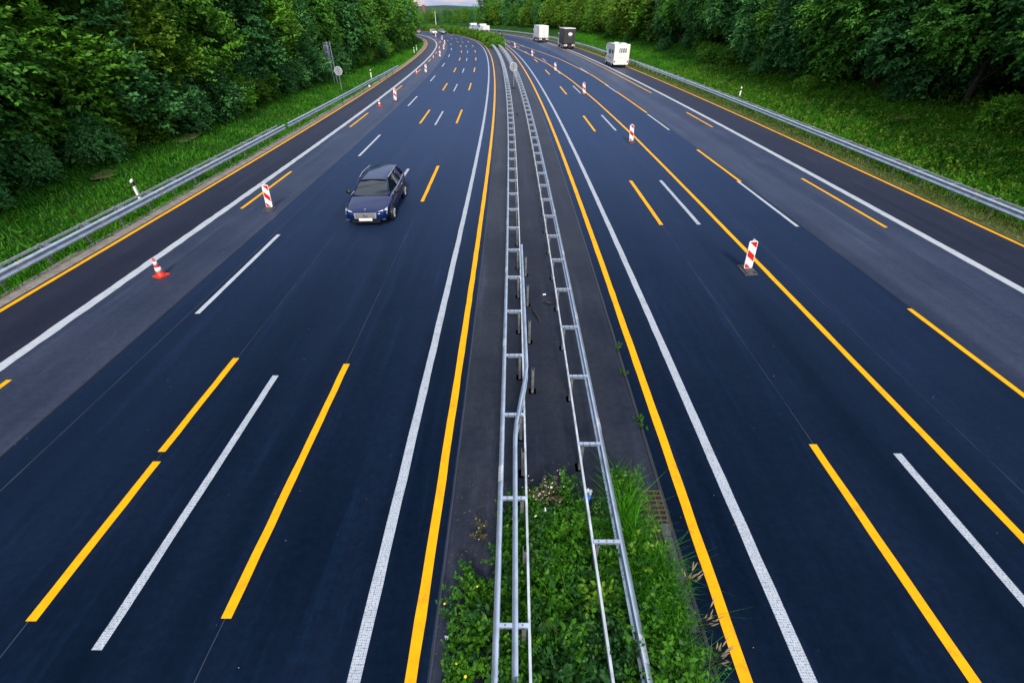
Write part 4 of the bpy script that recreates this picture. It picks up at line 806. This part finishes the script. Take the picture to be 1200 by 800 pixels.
tag(blades('median_grass', 9000, -3, 5.3, lambda s: (np.full_like(s, 1.75), np.where(s > 3.9, 1.95, 2.40)), .30, .68, .012, M['blade'], 8, .8, .55), 'tall green grass along the right edge of the near median', 'grass', kind='stuff')
tag(blades('median_grass', 2200, -3, 4.9, cst(-.2, 1.6), .25, .5, .011, M['blade'], 9, .8, .5), 'thin grass among the weeds between the two median guardrails', 'grass', kind='stuff')
for nm, s0, s1, o0, o1, n, sd_, lab in (('soil_bed', -6, 4.7, -.25, 1.9, 0, 0, ''),):
    q = strip('planting_soil', -8, 4.5, [(-.28, .022), (.1, .035), (.6, .05), (1.6, .05), (2.2, .026)], M['grass'], step=.5); q['kind'] = 'structure'
# plants that can be told apart
def shrub_plant(name, s, o, label, cat, mats, nst, h, spread, leaf, flowers=None, nfl=0, fs=.02, seed=0, group=None):
    rs = np.random.RandomState(seed); t = thing(name, P(s, o, .02), 0, label, cat, group)
    ax = rs.normal(0, spread, (nst, 3)); ax[:, 2] = 1; ln = h * rs.uniform(.6, 1.1, nst); c = rs.normal(0, .05, (nst, 3)) * np.array([1, 1, 0])
    V, F = sprays(rs, c, ax, ln, 14, leaf, .12, .6); link('foliage', np_mesh('foliage', V, F, M[mats]), t)
    b = B()
    for i in range(0, nst, 3): d = Vector(ax[i]).normalized() * ln[i]; b.tube([(0, 0, -.03), d * .5, d * .98 - Vector((0, 0, .1 * ln[i]))], [.006, .005, .003], 4)
    b.build('stems', M['brown'], t, fix=False)
    if flowers:
        b = B()
        for i in range(nfl):
            k = rs.randint(nst); d = Vector(ax[k]).normalized() * ln[k] * rs.uniform(.75, 1.08); d.z -= .08 * ln[k]; d += Vector(rs.normal(0, .03, 3))
            a = rs.uniform(0, 6.28); q = fs * rs.uniform(.7, 1.3)
            pts = [d + Vector((math.cos(a + 1.257 * j) * q, math.sin(a + 1.257 * j) * q, .006 * (j % 2))) for j in range(5)]; b.add([d + Vector((0, 0, .006))] + pts, [(0, 1 + j, 1 + (j + 1) % 5) for j in range(5)])
        b.build('flowers', M[flowers], t, fix=False)
    return t
shrub_plant('flowering_weed', 4.95, .52, 'brownish weed with many small pale flowers at the far end of the median planting', 'plant', 'brown', 46, .62, .42, .06, 'flower', 80, .010, 3)
shrub_plant('flowering_weed', 4.35, .28, 'smaller weed with a few white flowers beside the brownish flowering weed', 'plant', 'weed2', 24, .45, .45, .06, 'flower', 9, .014, 4)
shrub_plant('leafy_clump', 5.05, 1.96, 'tall bright green clump beside the right median rail near the drain', 'plant', 'weed', 34, .75, .22, .07, seed=5)
shrub_plant('leafy_weed', 4.35, -.62, 'dry brownish weed on the bare median edge left of the left rail', 'plant', 'brown', 14, .22, .6, .04, 'flower', 10, .01, seed=6)
for j, (s, o, w) in enumerate(((3.3, -.78, 'left of the left median rail, farthest up'), (2.35, -.62, 'left of the left median rail, near the frame bottom'), (3.25, 2.1, 'right of the right median rail, upper one'), (2.9, 2.2, 'right of the right median rail, lower one'))):
    shrub_plant('yellow_flower_weed', s, o, 'leafy weed with yellow flowers ' + w, 'plant', 'weed', 12, .42, .4, .06, 'yflower', 2, .016, 20 + j, 'yellow flowered weeds in the median')
WILD = ((4.3, .95, 'between the rails below the blue wrapper'), (3.7, .35, 'between the rails left of the middle'), (3.2, 1.15, 'between the rails beside the right rear strap'), (2.6, .75, 'in the dark centre near the frame bottom'), (2.2, 1.35, 'by the right rail at the frame bottom'),
        (3.9, 2.05, 'right of the right rail below the drain'), (2.5, 1.95, 'right of the right rail near the frame bottom'), (3.0, -.5, 'left of the left rail'))
for j, (s, o, w) in enumerate(WILD):
    shrub_plant('tall_weed', s, o, 'tall upright leafy weed ' + w, 'plant', ('weed', 'weed2', 'leafB')[j % 3], 13 + j % 4, .72 if o > 0 else .45, .26, .085, seed=60 + j, group='tall weeds in the near median')
def seedgrass(s, o, label, n, h, seed):
    rs = random.Random(seed); t = thing('seed_grass', P(s, o, .02), 0, label, 'grass plant', 'grasses with brown seed heads'); b = B(); c = B()
    for i in range(n):
        a = rs.uniform(0, 6.28); l = rs.uniform(.05, .3); hh = h * rs.uniform(.7, 1.1); f = (rs.uniform(-.06, .06), rs.uniform(-.06, .06))
        p = lambda q: (f[0] + math.cos(a) * l * hh * q * q + .12 * q * hh, f[1] + math.sin(a) * l * hh * q * q, hh * q)
        b.tube([p(0), p(.4), p(.8)], [.004, .003, .002], 3); c.tube([p(.74), p(.82), p(.92), p(1.02)], [.003, .010, .008, .002], 5)
    b.build('stalks', M['brown'], t, fix=False); c.build('seed_heads', M['seed'], t, fix=False)
seedgrass(3.45, 2.58, 'tuft of brown seeding grass below the drain pavers', 12, .55, 1); seedgrass(2.85, 2.62, 'brown seeding grass at the right median edge, middle tuft', 9, .6, 2); seedgrass(2.4, 2.62, 'brown seeding grass nearest the frame bottom at the right median edge', 11, .6, 3)
for j, (s, o, w) in enumerate(((9.7, 2.72, 'farthest'), (8.6, 2.66, 'middle'), (7.05, 2.68, 'nearest'), (6.8, 2.70, 'just below the nearest tuft'))):
    shrub_plant('joint_weed', s, o, 'small weed growing from the joint at the right median edge, ' + w, 'plant', 'weed', 7, .16, .5, .035, seed=40 + j, group='weeds in the median joint')

# ------------------------------------------------------------------ drain, pavers, litter
t = thing('drain_grate', P(4.8, 2.48, .02), -psi(4.8), 'rusty iron drain grate at the right edge of the median', 'drain')
k = B(); k.box((0, 0, .004), (.40, .84, .008)); k.build('pit', M['pit'], t)
for x in (-.19, .19): k = B(); k.box((x, 0, .015), (.03, .84, .03)); k.build('frame_bar', M['rust'], t)
gb = B(); gb.box((0, 0, 0), (.36, .028, .026)); gm = gb.mesh('grate_bar', M['rust'])
for i in range(9): link('grate_bar', gm, t, (0, -.40 + i * .10, .016))
for x in (-.07, .07): k = B(); k.box((x, 0, .014), (.022, .80, .02)); k.build('long_bar', M['rust'], t)
t = thing('drain_channel', P(4.15, 2.40, .02), -psi(4.1), 'broken rusty channel bars below the drain grate', 'drain')
for i in range(4): k = B(); k.box((-.1 + i * .07, .02 * (i % 2), .03), (.022, .42, .03), rz=.05 * (i - 1.5)); k.build('channel_bar', M['rust'], t)
pm = B(); pm.box((0, 0, 0), (.15, .235, .05)); pme = pm.build('paver', M['paver'], bevel=.008); pd = pme.data; bpy.data.objects.remove(pme)
t = thing('paver_row', P(3.6, 2.6, .02), 0, 'row of dark concrete pavers along the right median edge below the drain', 'pavers')
for r_ in range(2):
    for i in range(7 - r_ * 2): s = 2.95 + i * .245; link('paver', pd, t, Vector(P(s, 2.575 - r_ * .165, .03)) - t.location, (0, rnd.uniform(-.03, .03), -psi(s) + rnd.uniform(-.03, .03)))
def litter(name, s, o, z, m, label, pts, rz=0.):
    b = B(); rs = random.Random(hash(label) % 999); n = 5
    for i in range(n):
        for j in range(n): pass
    b.v = [((i / (n - 1) - .5) * pts[0] * (1 + .25 * rs.uniform(-1, 1)), (j / (n - 1) - .5) * pts[1] * (1 + .25 * rs.uniform(-1, 1)), rs.uniform(0, pts[2])) for i in range(n) for j in range(n)]
    b.f = [(i * n + j, (i + 1) * n + j, (i + 1) * n + j + 1, i * n + j + 1) for i in range(n - 1) for j in range(n - 1)]; b.mi = [0] * len(b.f)
    ob = b.build(name, M[m], fix=False, smooth=True); ob.location = P(s, o, z); ob.rotation_euler = (0, 0, rz); sf = ob.modifiers.new('t', 'SOLIDIFY'); sf.thickness = .006; tag(ob, label, 'litter'); return ob
litter('plastic_wrapper', 4.98, 1.28, .10, 'bluelit', 'crumpled bright blue wrapper lying beside the right median rail', (.16, .12, .08), .6)
litter('paper_scrap', 5.17, 1.36, .03, 'whitelit', 'crumpled white paper above the blue wrapper beside the right rail', (.13, .11, .06), .9)
litter('paper_scrap', 4.9, .62, .55, 'whitelit', 'white paper scrap caught in the brownish flowering weed', (.04, .03, .02), .3)
litter('paper_scrap', 4.55, .50, .42, 'whitelit', 'white scrap lying on the leaves below the flowering weed', (.06, .04, .03), 1.3)
litter('paper_scrap', 2.75, -.97, .03, 'whitelit', 'small white scrap at the left edge of the median weeds', (.08, .05, .03), .3)
litter('paper_scrap', 12.4, .92, .025, 'whitelit', 'tiny white scrap on bare asphalt between the median rails', (.09, .07, .03), .3)
def rubber(s, o, pts, label):
    b = B(); q = [Vector(P(s + a, o + c, .025 + z)) for a, c, z in pts]; b.tube(q, [.012] + [.045] * (len(q) - 2) + [.015], 6); ob = b.build('tyre_scrap', M['black'], smooth=True); tag(ob, label, 'debris')
rubber(11.6, .50, [(0, 0, .02), (-.25, .06, .04), (-.5, .16, .03), (-.85, .24, .01)], 'curved black tyre scrap lying between the median rails, left one'); rubber(11.9, 1.0, [(0, -.14, .02), (-.03, 0, .04), (-.08, .18, .01)], 'short black tyre scrap beside the right median rail')
rubber(43, .55, [(0, -.1, .02), (-.4, .05, .05), (-.9, .1, .01)], 'dark tyre scrap farther up between the median rails')
# pale grit and specks scattered over the asphalt
def grit():
    rs = np.random.RandomState(5); n = 260; V = []; F = []
    for i in range(n):
        s = 2 + 45 * rs.rand() ** 1.6; o = rs.choice([rs.uniform(-10, -1.4), rs.uniform(2.8, 12), rs.uniform(-13, -10)]); x, y, z = P(s, o, .004); r = rs.uniform(.004, .013); b = len(V); a = rs.uniform(0, 6)
        V += [(x + r * math.cos(a + 2.1 * j), y + r * math.sin(a + 2.1 * j), z) for j in range(3)] + [(x, y, z + r)]; F += [(b, b + 1, b + 3), (b + 1, b + 2, b + 3), (b + 2, b, b + 3)]
    tag(link('road_grit', np_mesh('road_grit', V, F, M['gravel'])), 'pale grit scattered thinly over the asphalt', 'grit', kind='stuff')
grit()


def leaf_litter():
    rs = np.random.RandomState(11); n = 900; s = rs.uniform(.5, 7.5, n); side = rs.rand(n)
    o = np.where(side < .45, rs.normal(-.85, .22, n), np.where(side < .7, rs.normal(2.5, .12, n), rs.uniform(-.3, 2.4, n))); keep = (s < 5.2 + rs.normal(0, .6, n)) & (o > -1.15) & (o < 2.66); s, o = s[keep], o[keep]; n = len(s)
    a = np.interp(s, SS, PSI); c = np.stack([np.interp(s, SS, CX) + o * np.cos(a), np.interp(s, SS, CY) - o * np.sin(a), np.full(n, .03)], 1)
    d = rs.normal(0, 1, (n, 3)); d[:, 2] *= .15; nr = rs.normal(0, .25, (n, 3)); nr[:, 2] = 1; k = rs.uniform(.012, .04, n); V, F = leaf_quads(c, d, nr, k, k * .6)
    tag(link('leaf_litter', np_mesh('leaf_litter', V, F, M['litterleaf'])), 'dry leaf litter and grit round the median weeds', 'litter', kind='stuff')
leaf_litter()
